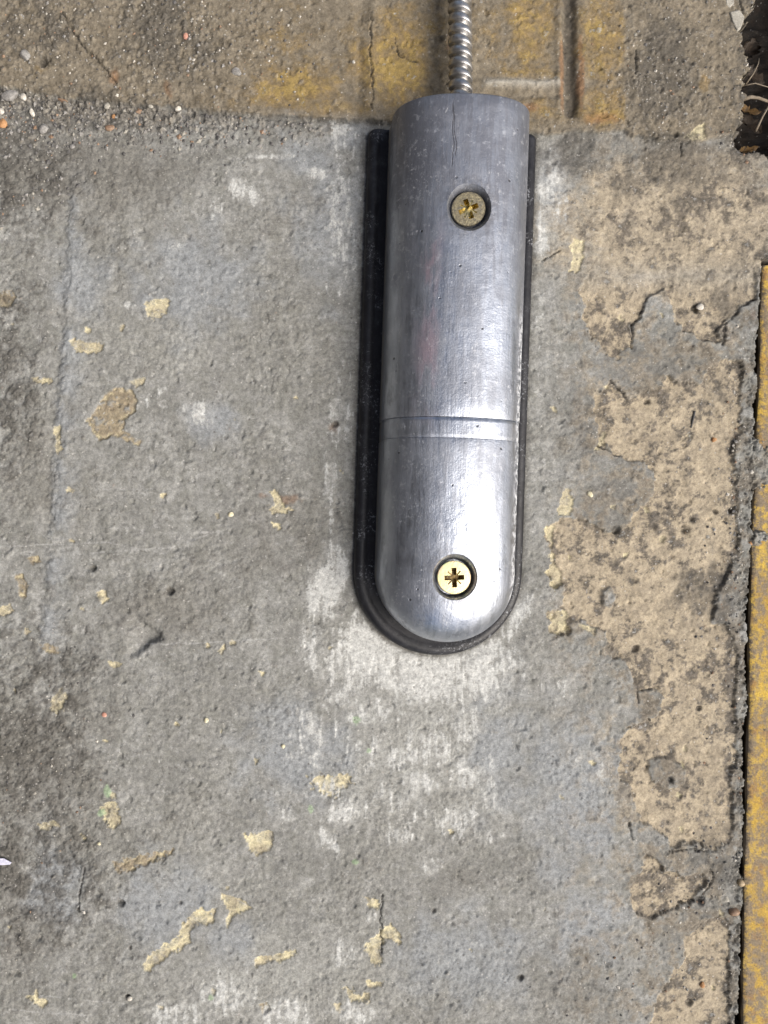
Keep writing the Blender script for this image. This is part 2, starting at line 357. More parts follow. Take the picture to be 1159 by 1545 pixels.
rust = np.maximum(sstep(.5, .95, blobs([(846, 110, 8, 90), (874, 120, 8, 90), (905, 180, 50, 20, 0, .9), (790, 165, 30, 12), (255, 145, 12, 30, 0, .8), (175, 118, 16, 24, 0, .8), (680, 70, 30, 40, 0, .7)]) + n20*.2)*slab,
                  .7*sstep(.6, 1.0, blobs([(440, 752, 40, 12), (395, 748, 20, 8, 0, .8), (505, 645, 14, 14), (1135, 480, 20, 40, 0, .7)]) + n20*.3))
soil = pit  # soil mask, also stands in for shade in the pit
grass_paint = sstep(.45, .7, blobs([(163, 1192, 7, 12), (153, 1225, 7, 10), (540, 1088, 7, 10), (536, 1300, 6, 5), (556, 1133, 5, 5), (470, 1222, 5, 8), (112, 1472, 5, 4), (318, 1505, 5, 6)]) + n8*.35)
orange = .5*sstep(.72, 1.0, n4*.3 + fbm(U, V, 7, 1, 40)*.9 + .06)*sstep(.2, .8, fbm(U, V, 24, 2, 41)+.2)*.6

# ------------------------------------------------------------------ relief
Hh = n300*2.6 + n120*1.1 + n50*.8
rough = .8*sstep(.2, .8, dirt_left) + sstep(-.9, .7, n120 + n50*.4)*.75*(1-beige) + np.clip(.30 + .5*grime_shade + .35*beige + .5*gravelband + .10*slab - .28*slab*sstep(380, 480, U)*sstep(960, 900, U) - .4*lime, .2, 1.6)
Hh += rough*(n30*1.1 + n14*1.25 + n8*.35 + n4*.30)
Hh -= 1.6*sstep(.35, .9, n14*.8 + n8*.4)*rough
Hh += nst*.35*sstep(.1, .6, lime_soft)
hard = np.clip(1 - 1.2*lime, .15, 1)
stamps(Hh, 11000, 1.4, 5.0, .42, hard*.8*sstep(-.5, .5, n50), 3)
stamps(Hh, 8000, 1.4, 5.2, -.50, hard*.9*sstep(.5, -.5, n50), 4)
gm = np.zeros_like(U); gm2 = np.zeros_like(U)
stamps(Hh, 14000, 1.6, 5.2, .6, gravelband*.9, 5, (-8, 120), (620, 330), gm, 1)
stamps(Hh, 5000, 1.5, 3.6, .75, np.clip(blobs([(260, 60, 90, 110), (380, 60, 60, 60, 0, .8), (50, 60, 80, 90), (1000, 100, 70, 110)]) + .12, 0, 1), 6, (-8, -8), (1168, 215), gm2, .8)
stamps(Hh, 2200, 1.5, 3.0, .8, np.clip(grime_shade*.8 + .05, 0, 1), 7, (-8, 250), (1168, 1553), gm2, .8)
Hh -= 2.0*sstep(9, 1, below)*(below > -2)*sstep(620, 560, U)
grime_shade = np.maximum(grime_shade, .8*sstep(8, 1, below)*(below > -2)*sstep(620, 560, U)*sstep(-.7, .3, n20))
Hh += slab*(5.5 + 1.6*sstep(14, 0, slab_d)*sstep(600, 700, U)) - 2.5*gravelband*sstep(60, 10, -slab_d)
bz = sstep(-1.0, 1.6, bd)
Hh -= (2.4 + 1.8*sstep(-.5, .5, n50))*bz*(1 - step_soft) + .6*bz*step_soft
Hh += 1.6*sstep(14, 0, np.abs(bd + 3))*(1-bz)*(1-step_soft)*sstep(-.4, .6, n50)
Hh -= beige_dirt*.7
Hh -= 2.2*cream + 2.4*brown + 3.2*crack_shade
Hh -= 11*hollow*sstep(1.4, .2, np.hypot((U-236)/48, (V-968)/44))
for (a, b, r_) in pits_spec:
    q = np.zeros_like(U); w = window(a-3*r_, a+3*r_, b-3*r_, b+3*r_)
    q[w] = np.hypot(U[w]-a + w2x[w]*r_*.3, V[w]-b + w2y[w]*r_*.3)
    Hh[w] -= r_*.75*sstep(r_*.9, r_*.25, q[w])
    grime_shade[w] = np.maximum(grime_shade[w], .75*sstep(r_*1.1, r_*.4, q[w]))
Hh += trowel*1.8 - trowel_dark*1.4
# grooves on the slab
def ridge(x, w): return np.exp(-(x/w)**2)
g858 = sstep(14, 3, np.abs(U - (858 + w1x*2 + w2x*1.5 + (V-100)*.02)))*sstep(192, 170, V + w2y*4)*slab
Hh -= 7.5*g858
Hh += 2.2*ridge(U - 842 - w1x*2, 6)*sstep(195, 180, V)*slab + 2.0*ridge(U - 878 - w1x*2, 7)*sstep(195, 180, V)*slab
hx = sstep(722, 735, U)*sstep(846, 838, U)
Hh += 3.6*ridge(V - 128 - w1y*1.5, 5)*hx - 3.4*ridge(V - 146 - w1y*1.0, 6)*hx
Hh += 3.2*ridge(U - 562 - w1x*3, 10)*slab - 2.6*ridge(U - 541 - w1x*3, 7)*slab*sstep(-10, 60, V)
Hh += 2.5*ridge(U - 655 - w1x*3, 9)*slab*sstep(60, 130, V)
# pit and slot
Hh = Hh*(1-pit) + pit*(-125 + 9*n50 + 10*n20 + 3*n8 + 112*sstep(24, 0, pit_d + n14*5)*sstep(-.4, .6, n30 + n14*.5 + .1))
fill = np.clip(blobs([(1142, 702, 34, 46, 0, 1.25), (1142, 812, 40, 15, 0, 1.15), (1124, 760, 16, 60, 0, .8), (1118, 1335, 12, 14, 0, .7), (1114, 1400, 12, 40, 0, .6), (1140, 480, 12, 30, 0, .5)]) + n14*.25 + n30*.2, 0, 1.2)
Hh = Hh*(1-slot) + slot*(-28 + 25*np.clip(fill*1.2, 0, 1.05) + 2*n8 + 3*n14)
Hh -= (3.5 + 4*n14)*sstep(26, 0, -slot_d + n30*10)*(slot_d < 0)*sstep(-.5, .4, n14 + n30*.5)*sstep(470, 560, V)
# far from the frame everything calms down
far = np.maximum(np.maximum(-8-U, U-1168), np.maximum(-8-V, V-1553)); calm = sstep(260, 0, far)
Hh = Hh*(calm*.85 + .15)
# bed under the fitting stays level
bed = sstep(12, -6, np.maximum(np.abs(U - (669 - (V-520)*.0305)) - 128, np.maximum(208 - V, V - 985)))
Hh = Hh*(1-bed) - 1.0*bed

stain = sstep(.15, 1.0, blobs([(80, 250, 220, 90, 0, 1.1), (60, 1150, 120, 170, 0, .9), (30, 1370, 100, 110, 0, .9), (410, 810, 110, 90, 0, .65), (240, 930, 150, 70, 0, .6), (900, 640, 50, 130, 0, .9), (860, 240, 100, 40, 0, .8),
      (1010, 90, 100, 150, 0, 1.5), (1110, 180, 40, 120, 0, 1.0), (1090, 1000, 40, 120, 0, .7), (690, 1330, 130, 50, 0, .55), (860, 1480, 140, 60, 0, .6), (1000, 555, 120, 36, 0, 1.2), (930, 750, 60, 60, 0, 1.2), (1100, 600, 36, 90, 0, .9), (1008, 1168, 34, 28, 0, 1.0), (1030, 1300, 80, 30, 0, 1.1), (1075, 1380, 50, 50, 0, 1.1), (960, 690, 60, 30, 0, .9), (980, 1065, 30, 30, 0, 1.0), (1010, 1400, 50, 40, 0, .8), (60, 700, 120, 120, 0, .5), (420, 330, 60, 80, 0, .4)]) + n120*.3 + n30*.22)
pale = sstep(.2, 1.0, blobs([(640, 1120, 190, 170, 0, 1.0), (440, 1470, 250, 90, 0, .9), (880, 1170, 90, 170, 0, .7), (230, 520, 160, 80, 0, .6), (300, 1330, 160, 70, 0, .7), (700, 1440, 130, 70, 0, .6), (835, 320, 40, 110, 0, 1.0)]) + n120*.3 + n30*.2)
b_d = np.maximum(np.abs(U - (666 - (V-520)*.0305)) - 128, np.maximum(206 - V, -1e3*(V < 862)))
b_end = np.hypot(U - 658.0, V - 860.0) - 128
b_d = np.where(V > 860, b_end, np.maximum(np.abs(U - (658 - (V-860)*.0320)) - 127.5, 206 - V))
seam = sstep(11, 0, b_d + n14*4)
grime_shade = np.maximum(grime_shade, seam*.85*sstep(-.8, .1, n14 + n30*.4))  # dirt ring that also paints the gap shade round the base
lime = lime*(1 - .8*sstep(5, 1, b_d))
MASKS = dict(stain=stain, pale=pale, slab=slab, beige=beige, beige_dirt=beige_dirt, cream=cream, brown=brown, grime_shade=grime_shade, warm=warmdirt, lime=lime, blue=blue, ochre=ochre,
             yellowish=yellowish, rust=rust, soil=np.maximum(soil, slot*(1 - .93*sstep(.35, .8, fill))), green=grass_paint, orange=orange, crack_shade=np.clip(crack_shade*sstep(-.9, .1, n14) + g858*.8*sstep(-.8, .1, n30 + .2), 0, 1), scratch=scratch,  # soil also stands in for shade in the slot
             grit=np.maximum(gm, gm2), grout=np.clip(hx*ridge(V-128-w1y*1.5, 6)*1.0, 0, 1), gravel=gravelband)
# floor height lookup for things that stand on it
def ground_z(u, v):
    i = int(np.clip(np.searchsorted(UX, u), 0, NX-1)); j = int(np.clip(np.searchsorted(VY, v), 0, NY-1))
    return float(Hh[j, i])

# ------------------------------------------------------------------ materials
class NT:
    def __init__(s, name):
        s.m = bpy.data.materials.new(name); s.m.use_nodes = True; s.t = s.m.node_tree
        for n in list(s.t.nodes): s.t.nodes.remove(n)
        s.out = s.t.nodes.new("ShaderNodeOutputMaterial"); s.b = s.t.nodes.new("ShaderNodeBsdfPrincipled")
        s.t.links.new(s.b.outputs[0], s.out.inputs[0])
        s.tc = s.t.nodes.new("ShaderNodeTexCoord")
        s.vec = s.t.nodes.new("ShaderNodeMapping"); s.vec.inputs['Scale'].default_value = (1/S, 1/S, 1/S)
        s.t.links.new(s.tc.outputs['Object'], s.vec.inputs['Vector'])
    def val(s, v, sock):
        if isinstance(v, (int, float)): sock.default_value = v
        elif isinstance(v, (tuple, list)): sock.default_value = tuple(v) + ((1,) if len(v) == 3 and len(sock.default_value) == 4 else ())
        else: s.t.links.new(v, sock)
    def mapping(s, sc):
        n = s.t.nodes.new("ShaderNodeMapping"); n.inputs['Scale'].default_value = sc
        s.t.links.new(s.vec.outputs[0], n.inputs['Vector']); return n.outputs[0]
    def noise(s, size, detail=3, rough=.55, vec=None, dist=0.0):
        n = s.t.nodes.new("ShaderNodeTexNoise"); n.inputs['Scale'].default_value = 1/size
        n.inputs['Detail'].default_value = detail; n.inputs['Roughness'].default_value = rough; n.inputs['Distortion'].default_value = dist
        s.t.links.new(vec if vec is not None else s.vec.outputs[0], n.inputs['Vector']); return n.outputs['Fac']
    def voronoi(s, size, feature='F1', vec=None):
        n = s.t.nodes.new("ShaderNodeTexVoronoi"); n.feature = feature; n.inputs['Scale'].default_value = 1/size
        s.t.links.new(vec if vec is not None else s.vec.outputs[0], n.inputs['Vector']); return n
    def ramp(s, f, a, b, lo=0.0, hi=1.0):
        n = s.t.nodes.new("ShaderNodeMapRange"); n.interpolation_type = 'SMOOTHSTEP'
        s.val(f, n.inputs[0]); n.inputs[1].default_value = a; n.inputs[2].default_value = b; n.inputs[3].default_value = lo; n.inputs[4].default_value = hi
        return n.outputs[0]
    def math(s, op, a, b=0.0, clamp=False):
        n = s.t.nodes.new("ShaderNodeMath"); n.operation = op; n.use_clamp = clamp
        s.val(a, n.inputs[0]); s.val(b, n.inputs[1]); return n.outputs[0]
    def mix(s, f, a, b, mode='MIX'):
        n = s.t.nodes.new("ShaderNodeMix"); n.data_type = 'RGBA'; n.blend_type = mode
        s.val(f, n.inputs[0]); s.val(a, n.inputs[6]); s.val(b, n.inputs[7]); return n.outputs[2]
    def attr(s, name):
        n = s.t.nodes.new("ShaderNodeAttribute"); n.attribute_name = name; return n.outputs['Fac']
    def xyz(s):
        n = s.t.nodes.new("ShaderNodeSeparateXYZ"); s.t.links.new(s.vec.outputs[0], n.inputs[0]); return n.outputs
    def bump(s, h, dist, strength=1.0):
        n = s.t.nodes.new("ShaderNodeBump"); n.inputs['Strength'].default_value = strength; n.inputs['Distance'].default_value = dist*S
        s.val(h, n.inputs['Height']); s.t.links.new(n.outputs[0], s.b.inputs['Normal'])
    def set(s, **k):
        for a, v in k.items(): s.val(v, s.b.inputs[a.replace('_', ' ')])

def floor_material():
    t = NT("weathered_concrete")
    f = t.noise(3.0, 3, .65); g = t.noise(14, 4, .6); h = t.noise(70, 4, .55)
    base = t.mix(t.ramp(h, .3, .7), (.193, .192, .178), (.284, .284, .268))
    base = t.mix(t.ramp(t.noise(24, 6, .72), .40, .66), base, (.188, .188, .170))
    base = t.mix(t.ramp(t.noise(17, 6, .75), .54, .66, 0, .7), base, (.345, .345, .33))
    def lay(col, mask, c1, c2=None, k=1.0, n=None):
        cc = c1 if c2 is None else t.mix(t.ramp(n if n is not None else g, .32, .68), c1, c2)
        mk = t.attr(mask)
        if k is not None: mk = t.math('MULTIPLY', mk, k)
        return t.mix(mk, col, cc)
    c = base
    c = lay(c, 'pale', (.330, .333, .311), (.272, .271, .250), .65, t.noise(40, 6, .7))
    c = lay(c, 'stain', (.118, .112, .098), (.182, .175, .156), .80, t.noise(40, 6, .7))
    c = lay(c, 'warm', (.168, .164, .142), (.212, .208, .184), .5)
    c = lay(c, 'slab', (.140, .116, .080), (.205, .175, .128), .94)
    c = lay(c, 'blue', (.255, .275, .295), None, .55)
    c = lay(c, 'beige', (.415, .348, .245), (.290, .244, .176), .93, t.noise(26, 6, .7))
    c = lay(c, 'beige_dirt', (.070, .062, .052), (.140, .121, .098), .90, t.noise(9, 5, .75))
    c = lay(c, 'ochre', (.245, .165, .060), (.175, .130, .066), .78, t.noise(20, 6, .7))
    c = lay(c, 'yellowish', (.37, .265, .075), None, .7)
    c = lay(c, 'rust', (.225, .110, .045), None, .6)
    c = lay(c, 'brown', (.235, .190, .125), (.300, .250, .165), .9)
    c = lay(c, 'cream', (.60, .54, .345), (.36, .315, .22), t.ramp(t.noise(16, 5, .75), .36, .56, .45, .96), t.noise(22, 5, .7))
    c = lay(c, 'lime', (.57, .575, .55), (.42, .425, .41), .88, t.noise(5, 4, .7))
    c = lay(c, 'grime_shade', (.046, .042, .036), (.098, .091, .079), .82, t.noise(6, 5, .75))
    c = lay(c, 'gravel', (.120, .112, .100), None, .35)
    c = lay(c, 'grout', (.40, .385, .34), None, .62)
    v = t.voronoi(5.0)
    gs = t.t.nodes.new("ShaderNodeValToRGB"); t.t.links.new(v.outputs['Color'], gs.inputs[0])
    e = gs.color_ramp.elements; e[0].color = (.10, .09, .08, 1); e[1].color = (.50, .47, .42, 1)
    x = gs.color_ramp.elements.new(.4); x.color = (.20, .185, .16, 1); x = gs.color_ramp.elements.new(.75); x.color = (.30, .27, .22, 1)
    c = t.mix(t.math('MULTIPLY', t.attr('grit'), .5), c, gs.outputs[0])
    c = lay(c, 'green', (.24, .38, .19), (.36, .46, .30), .55, f)
    c = lay(c, 'orange', (.36, .17, .10), None, .55)
    c = lay(c, 'scratch', (.46, .46, .45), None, .38)
    c = lay(c, 'crack_shade', (.045, .040, .034), None, .85)  # crack lines, with shade painted along the beige steps
    c = lay(c, 'soil', (.010, .008, .006), (.028, .021, .016), .98, g)  # black soil colour also stands in for shade in slot and pit
    # sand-sized mottling and pale quartz grains
    k = t.math('ADD', t.ramp(t.noise(9, 6, .78), .28, .72, .70, 1.30), t.ramp(t.noise(2.0, 2, .6), .25, .75, -.16, .16))
    c = t.mix(1.0, c, k, 'MULTIPLY')
    vq = t.voronoi(9.0)
    q = t.ramp(vq.outputs['Distance'], .17, .09)
    q = t.math('MULTIPLY', q, t.ramp(g, .50, .60))
    c = t.mix(t.math('MULTIPLY', q, .55), c, (.58, .56, .52))
    v3 = t.voronoi(6.0); dz = t.math('ADD', t.attr('grime_shade'), t.math('ADD', t.attr('stain'), t.attr('gravel')), True)
    q3 = t.math('MULTIPLY', t.math('MULTIPLY', t.ramp(v3.outputs['Distance'], .24, .13), t.ramp(t.noise(12, 4, .7), .50, .60)), t.math('MULTIPLY', dz, .5))
    c = t.mix(q3, c, (.50, .485, .45))
    vb = t.voronoi(11.0, vec=t.mapping((1.0, 1.0, 1.7)))
    qb = t.math('MULTIPLY', t.ramp(vb.outputs['Distance'], .20, .10), t.ramp(t.noise(30, 3), .48, .6))
    c = t.mix(t.math('MULTIPLY', qb, .6), c, (.075, .068, .058))
    t.set(Base_Color=c, Roughness=t.ramp(g, .3, .7, .70, .92), Specular_IOR_Level=.35)
    t.bump(t.noise(6, 5, .72), 1.8, .5)
    return t.m
M_FLOOR = floor_material()

def rgb_noise_mat(name, c1, c2, size=20, rough=.8, spec=.35, bump=.8, metallic=0.0, bsize=3):
    t = NT(name)
    c = t.mix(t.ramp(t.noise(size, 4, .6), .3, .7), c1, c2)
    k = t.ramp(t.noise(2.2, 2, .6), .25, .75, .8, 1.2)
    c = t.mix(1.0, c, k, 'MULTIPLY')
    t.set(Base_Color=c, Roughness=rough, Specular_IOR_Level=spec, Metallic=metallic)
    if bump: t.bump(t.noise(bsize, 3, .6), bump, .6)
    return t.m

# ------------------------------------------------------------------ object helpers
def link(name, me, mat, parent=None, loc=None):
    o = bpy.data.objects.new(name, me); COL.objects.link(o)
    if mat is not None and not me.materials: me.materials.append(mat)
    if parent is not None: o.parent = parent
    if loc is not None: o.location = loc
    return o
def tag(o, label=None, cat=None, group=None, kind=None):
    if label: o['label'] = label
    if cat: o['category'] = cat
    if group: o['group'] = group
    if kind: o['kind'] = kind
    return o
def bm_obj(name, bm, mat, parent=None, smooth=True):
    bmesh.ops.recalc_face_normals(bm, faces=bm.faces)
    me = bpy.data.meshes.new(name); bm.to_mesh(me); bm.free()
    for p in me.polygons: p.use_smooth = smooth
    return link(name, me, mat, parent)
def grid_object(name, face_mask, mat, attrs):
    """the faces of the floor raster where face_mask is true, as one mesh"""
    idx = np.arange(NY*NX).reshape(NY, NX)
    a = idx[:-1, :-1][face_mask]; b = idx[:-1, 1:][face_mask]; c = idx[1:, 1:][face_mask]; d = idx[1:, :-1][face_mask]
    quads = np.stack([d, c, b, a], 1)
    used = np.unique(quads); remap = np.full(NY*NX, -1, np.int32); remap[used] = np.arange(len(used), dtype=np.int32)
    quads = remap[quads]
    co = np.empty((len(used), 3), F)
    co[:, 0] = (U.ravel()[used] - CX)*S; co[:, 1] = (CY - V.ravel()[used])*S; co[:, 2] = Hh.ravel()[used]*S
    me = bpy.data.meshes.new(name)
    me.vertices.add(len(used)); me.vertices.foreach_set("co", co.ravel())
    nf = len(quads)
    me.loops.add(nf*4); me.loops.foreach_set("vertex_index", quads.ravel().astype(np.int32))
    me.polygons.add(nf); me.polygons.foreach_set("loop_start", np.arange(0, nf*4, 4, dtype=np.int32))
    me.polygons.foreach_set("use_smooth", np.ones(nf, bool))
    me.update(calc_edges=True)
    for k, arr in attrs.items():
        at = me.attributes.new(k, 'FLOAT', 'POINT'); at.data.foreach_set("value", np.ascontiguousarray(np.clip(arr, 0, 1).ravel()[used], F))
    return link(name, me, mat)
fc = lambda A: .25*(A[:-1, :-1] + A[1:, :-1] + A[:-1, 1:] + A[1:, 1:])
f_soil = fc(np.maximum(pit, slot)) > .6
f_slab = (fc(slab) > .06) & ~f_soil
f_floor = ~f_soil & ~f_slab
tag(grid_object("concrete_floor", f_floor, M_FLOOR, MASKS), kind='structure')
tag(grid_object("concrete_threshold", f_slab, M_FLOOR, MASKS), kind='structure')
tag(grid_object("soil", f_soil, M_FLOOR, MASKS), kind='structure')

# unseen dark blocker added at left, mirrored in the housing's flank
M_ADDED_WALL = rgb_noise_mat("added_wall_dark", (.035, .034, .036), (.060, .058, .058), 300, .8, .3, 6, 0, 40)
bm = bmesh.new()
def added_wall_box(x0, x1, y0, y1, z0, z1, bev):
    vs_ = [bm.verts.new((x, y, z)) for x in (x0, x1) for y in (y0, y1) for z in (z0, z1)]
    fs = [bm.faces.new([vs_[i] for i in q]) for q in ((0, 1, 3, 2), (4, 6, 7, 5), (0, 4, 5, 1), (2, 3, 7, 6), (0, 2, 6, 4), (1, 5, 7, 3))]
    bmesh.ops.bevel(bm, geom=list({e for f in fs for e in f.edges}), offset=bev, segments=2, affect='EDGES')
added_wall_box(-.66, -.46, -.9, .9, .0, 2.5, .006)
added_wall_box(-.47, -.44, -.9, .9, -.004, .09, .004)
tag(bm_obj("added_dark_wall", bm, M_ADDED_WALL, None, False), kind='structure')

# ------------------------------------------------------------------ yellow strip in its slot
def strip_material():
    t = NT("worn_yellow_paint")
    g = t.noise(22, 5, .65); f = t.noise(3, 3, .6); st = t.noise(14, 4, .6, t.mapping((1.0, .25, 1)))
    c = t.mix(t.ramp(t.noise(60, 3), .3, .7), (.40, .255, .045), (.54, .365, .060))
    wear = t.math('ADD', t.math('MULTIPLY', g, .6), t.math('MULTIPLY', st, .45))
    c = t.mix(t.ramp(t.math('ADD', t.math('MULTIPLY', wear, .6), t.math('MULTIPLY', t.noise(9, 6, .75), .4)), .43, .57), c, (.210, .165, .110))
    c = t.mix(t.ramp(t.noise(35, 5, .7), .52, .66, 0, .7), c, (.27, .15, .055))
    c = t.mix(t.ramp(t.noise(5, 4, .7), .60, .72), c, (.10, .082, .060))
    c = t.mix(1.0, c, t.ramp(f, .2, .8, .72, 1.28), 'MULTIPLY')
    ck = t.math('ADD', t.attr('edge_shade'), t.math('MULTIPLY', t.math('SUBTRACT', t.noise(9, 5, .75), .5), 1.2))
    c = t.mix(t.ramp(ck, .2, .7, 0, .93), c, (.026, .020, .014))  # slot shade painted dark into the strip's left edge
    t.set(Base_Color=c, Roughness=.75, Specular_IOR_Level=.3)
    t.bump(t.math('ADD', g, t.math('MULTIPLY', f, .35)), 2.5, .5)
    return t.m
M_STRIP = strip_material()
strip = bpy.data.objects.new("floor_strip", None); COL.objects.link(strip)
strip.location = P(1235, 1200, -40)
tag(strip, "worn yellow painted strip set in the slot along the right edge of the concrete", "strip")
bm = bmesh.new()
L0, L1 = 398, 2600
vsl = list(np.arange(L0, 1560, 6)) + list(np.arange(1600, L1, 60))
rows = []
for v in vsl:
    e = float(np.interp(v, SV, SE)) - 9.0 + .8*math.sin(v*.013) + .6*math.sin(v*.037)
    prof = [(e+9, -34), (e+2, -10), (e+4, -8), (e+10, -7.2), (e+24, -6.8), (e+40, -6.2), (e+90, -6), (e+128, -7), (e+130, -9), (e+130, -30)]
    rows.append([bm.verts.new(P(x + (math.sin(v*.11+x)*.5 if i < 3 else 0), v, z) - strip.location) for i, (x, z) in enumerate(prof)])
for a, b in zip(rows[:-1], rows[1:]):
    for i in range(len(a)-1): bm.faces.new((a[i], a[i+1], b[i+1], b[i]))
bm.faces.new(rows[0]); bm.faces.new(rows[-1][::-1])
bar = bm_obj("painted_bar", bm, M_STRIP, strip, smooth=False)
at = bar.data.attributes.new("edge_shade", 'FLOAT', 'POINT')
shade_steps = [1, .9, .55, .25, .05, 0, 0, 0, 0, 0]
at.data.foreach_set("value", np.array([shade_steps[i % len(prof)] for i in range(len(bar.data.vertices))], F))

# ------------------------------------------------------------------ the contact
TILT = 0.033
ROOT_UV = (661.5, 862.0)
root = bpy.data.objects.new("door_contact", None); COL.objects.link(root)
root.location = P(*ROOT_UV, 0); root.rotation_euler = (0, 0, -math.atan(TILT))
tag(root, "grey cast metal shutter door contact screwed to the concrete on a black base", "door contact")
HW, HV, HA = 97.0, 50.0, 68.0          # half width, vertical side height, arch rise
ZB = 11.0                              # top of the black base
HOLE_R, HEAD_R = 31.0, 22.9

def profile(n=30, inset=0.0):
    """from the outer foot up to the ridge: (radius, height)"""
    pts = [(HW - inset + .6, ZB - 2), (HW - inset + .4, ZB + 10), (HW - inset, HV*.7)]
    p = 2.25
    for i in range(n+1):
        a = math.pi/2*i/n
        r = (HW-inset)*math.cos(a)**(2/p); z = HV + (HA-inset)*math.sin(a)**(2/p)
        pts.append((max(r, 0), z))
    return pts
def L(x, y, z): return Vector((x*S, y*S, z*S))       # local: y along the axis towards the conduit

def loft(stations, bm, close_start=False, close_end=False):
    """stations: (y, inset); straight part of the housing"""
    rings = []
    for y, ins in stations:
        pr = profile(30, ins)
        ring = [bm.verts.new(L(-r, y, z)) for r, z in pr] + [bm.verts.new(L(r, y, z)) for r, z in pr[-2::-1]]
        rings.append(ring)
    for a, b in zip(rings[:-1], rings[1:]):
        for i in range(len(a)-1): bm.faces.new((a[i], a[i+1], b[i+1], b[i]))
    return rings

def cast_material():
    t = NT("cast_alloy")
    xyz = t.xyz(); x, y, z = xyz
    g = t.noise(34, 5, .6); f = t.noise(2.4, 3, .65)
    st = t.noise(8, 5, .65, t.mapping((1.0, .08, .25)))
    blotch = t.noise(70, 5, .6, t.mapping((1, .6, 1)))
    up = t.ramp(y, 330, 640)                                   # duller oxide towards the conduit end
    oxide = t.math('ADD', t.math('MULTIPLY', up, .72), t.ramp(t.math('ADD', t.math('MULTIPLY', blotch, .6), t.math('MULTIPLY', st, .5)), .46, .66, 0, .72), True)
    c = t.mix(t.ramp(st, .3, .7), (.35, .38, .435), (.56, .60, .67))
    c = t.mix(oxide, c, (.185, .195, .225))
    c = t.mix(t.ramp(g, .52, .72, 0, .65), c, (.29, .305, .345))
    c = t.mix(t.ramp(t.noise(11, 6, .75), .55, .68, 0, .5), c, (.60, .62, .66))
    # faint red reflection painted into the metal's colour
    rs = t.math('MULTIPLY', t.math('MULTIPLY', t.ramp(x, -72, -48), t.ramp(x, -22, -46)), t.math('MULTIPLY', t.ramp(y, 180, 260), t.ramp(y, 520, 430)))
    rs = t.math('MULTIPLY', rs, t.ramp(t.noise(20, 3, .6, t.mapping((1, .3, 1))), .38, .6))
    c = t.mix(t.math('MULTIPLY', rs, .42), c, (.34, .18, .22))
    # pale dust specks, denser on the left flank, and lime at the lower right edge
    sp = t.ramp(t.noise(3.6, 4, .75), .57, .64)
    lf = t.math('MULTIPLY', t.ramp(x, 0, -85, .1, 1.0), t.ramp(t.noise(45, 4, .6), .42, .62))
    sp = t.math('MULTIPLY', sp, lf)
    d2 = t.math('MULTIPLY', t.ramp(t.noise(5, 3, .7, t.mapping((1, .45, .7))), .60, .70), t.ramp(t.noise(55, 4), .46, .60))
    dust = t.math('MAXIMUM', t.math('MULTIPLY', sp, .5), t.math('MULTIPLY', d2, .45))
    edge = t.math('MULTIPLY', t.ramp(x, 80, 90), t.ramp(t.noise(9, 4, .7), .46, .56))
    edge = t.math('MULTIPLY', edge, t.ramp(y, 420, 330))
    dust = t.math('MAXIMUM', dust, t.math('MULTIPLY', edge, .85))
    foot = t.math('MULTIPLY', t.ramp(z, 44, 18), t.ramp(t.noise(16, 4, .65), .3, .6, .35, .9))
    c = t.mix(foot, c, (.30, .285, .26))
    c = t.mix(dust, c, (.66, .67, .68))
    def ring(cx_, cy_):
        dx = t.math('SUBTRACT', x, cx_); dy = t.math('SUBTRACT', y, cy_)
        return t.math('SQRT', t.math('ADD', t.math('MULTIPLY', dx, dx), t.math('MULTIPLY', dy, dy)))
    rr = t.math('MINIMUM', ring(3.0, 503.5), ring(0.0, 0.0))
    rg = t.math('MULTIPLY', t.ramp(rr, 50, 30), t.ramp(t.noise(10, 5, .7), .42, .60))
    c = t.mix(t.math('MULTIPLY', rg, .6), c, (.17, .17, .18))
    sm = t.math('MULTIPLY', t.ramp(t.noise(26, 5, .7, t.mapping((1, .35, 1)), .6), .56, .70), .6)     # dull smears along the casting
    c = t.mix(sm, c, (.20, .21, .24))
    # small dark pits
    vp = t.voronoi(17); pt = t.math('MULTIPLY', t.ramp(vp.outputs['Distance'], .13, .07), t.ramp(t.noise(40, 2), .55, .62))
    c = t.mix(t.math('MULTIPLY', pt, .85), c, (.05, .05, .055))
    # two hairline gouges at the conduit end
    wob = t.math('MULTIPLY', t.math('SUBTRACT', t.noise(30, 2, .5, t.mapping((0, 1, 0))), .5), 9)
    def hair(x0, y0, y1, w, slope):
        xx = t.math('SUBTRACT', t.math('ADD', x, t.math('MULTIPLY', t.math('SUBTRACT', y, y0), slope)), x0)
        dd = t.math('ABSOLUTE', t.math('ADD', xx, wob))
        return t.math('MULTIPLY', t.ramp(dd, w, w*.35), t.math('MULTIPLY', t.ramp(y, y0, y0+8), t.ramp(y, y1, y1-10)))
    hr = t.math('MAXIMUM', hair(-22, 555, 650, .95, .02), hair(-18, 568, 646, .9, .07))
    c = t.mix(t.math('MULTIPLY', hr, .7), c, (.07, .07, .08))
    ro = t.math('ADD', t.math('ADD', t.ramp(g, .3, .7, .31, .42), t.math('MULTIPLY', oxide, .16)), t.math('MULTIPLY', dust, .35), True)
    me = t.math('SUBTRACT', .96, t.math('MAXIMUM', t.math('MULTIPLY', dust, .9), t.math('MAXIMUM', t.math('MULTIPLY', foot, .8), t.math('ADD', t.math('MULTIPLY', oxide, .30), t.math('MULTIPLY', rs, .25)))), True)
    t.set(Base_Color=c, Roughness=ro, Metallic=me)
    hgt = t.math('ADD', t.math('ADD', t.math('MULTIPLY', f, .35), t.math('MULTIPLY', st, .8)), t.math('MULTIPLY', t.noise(14, 4, .6), .9))
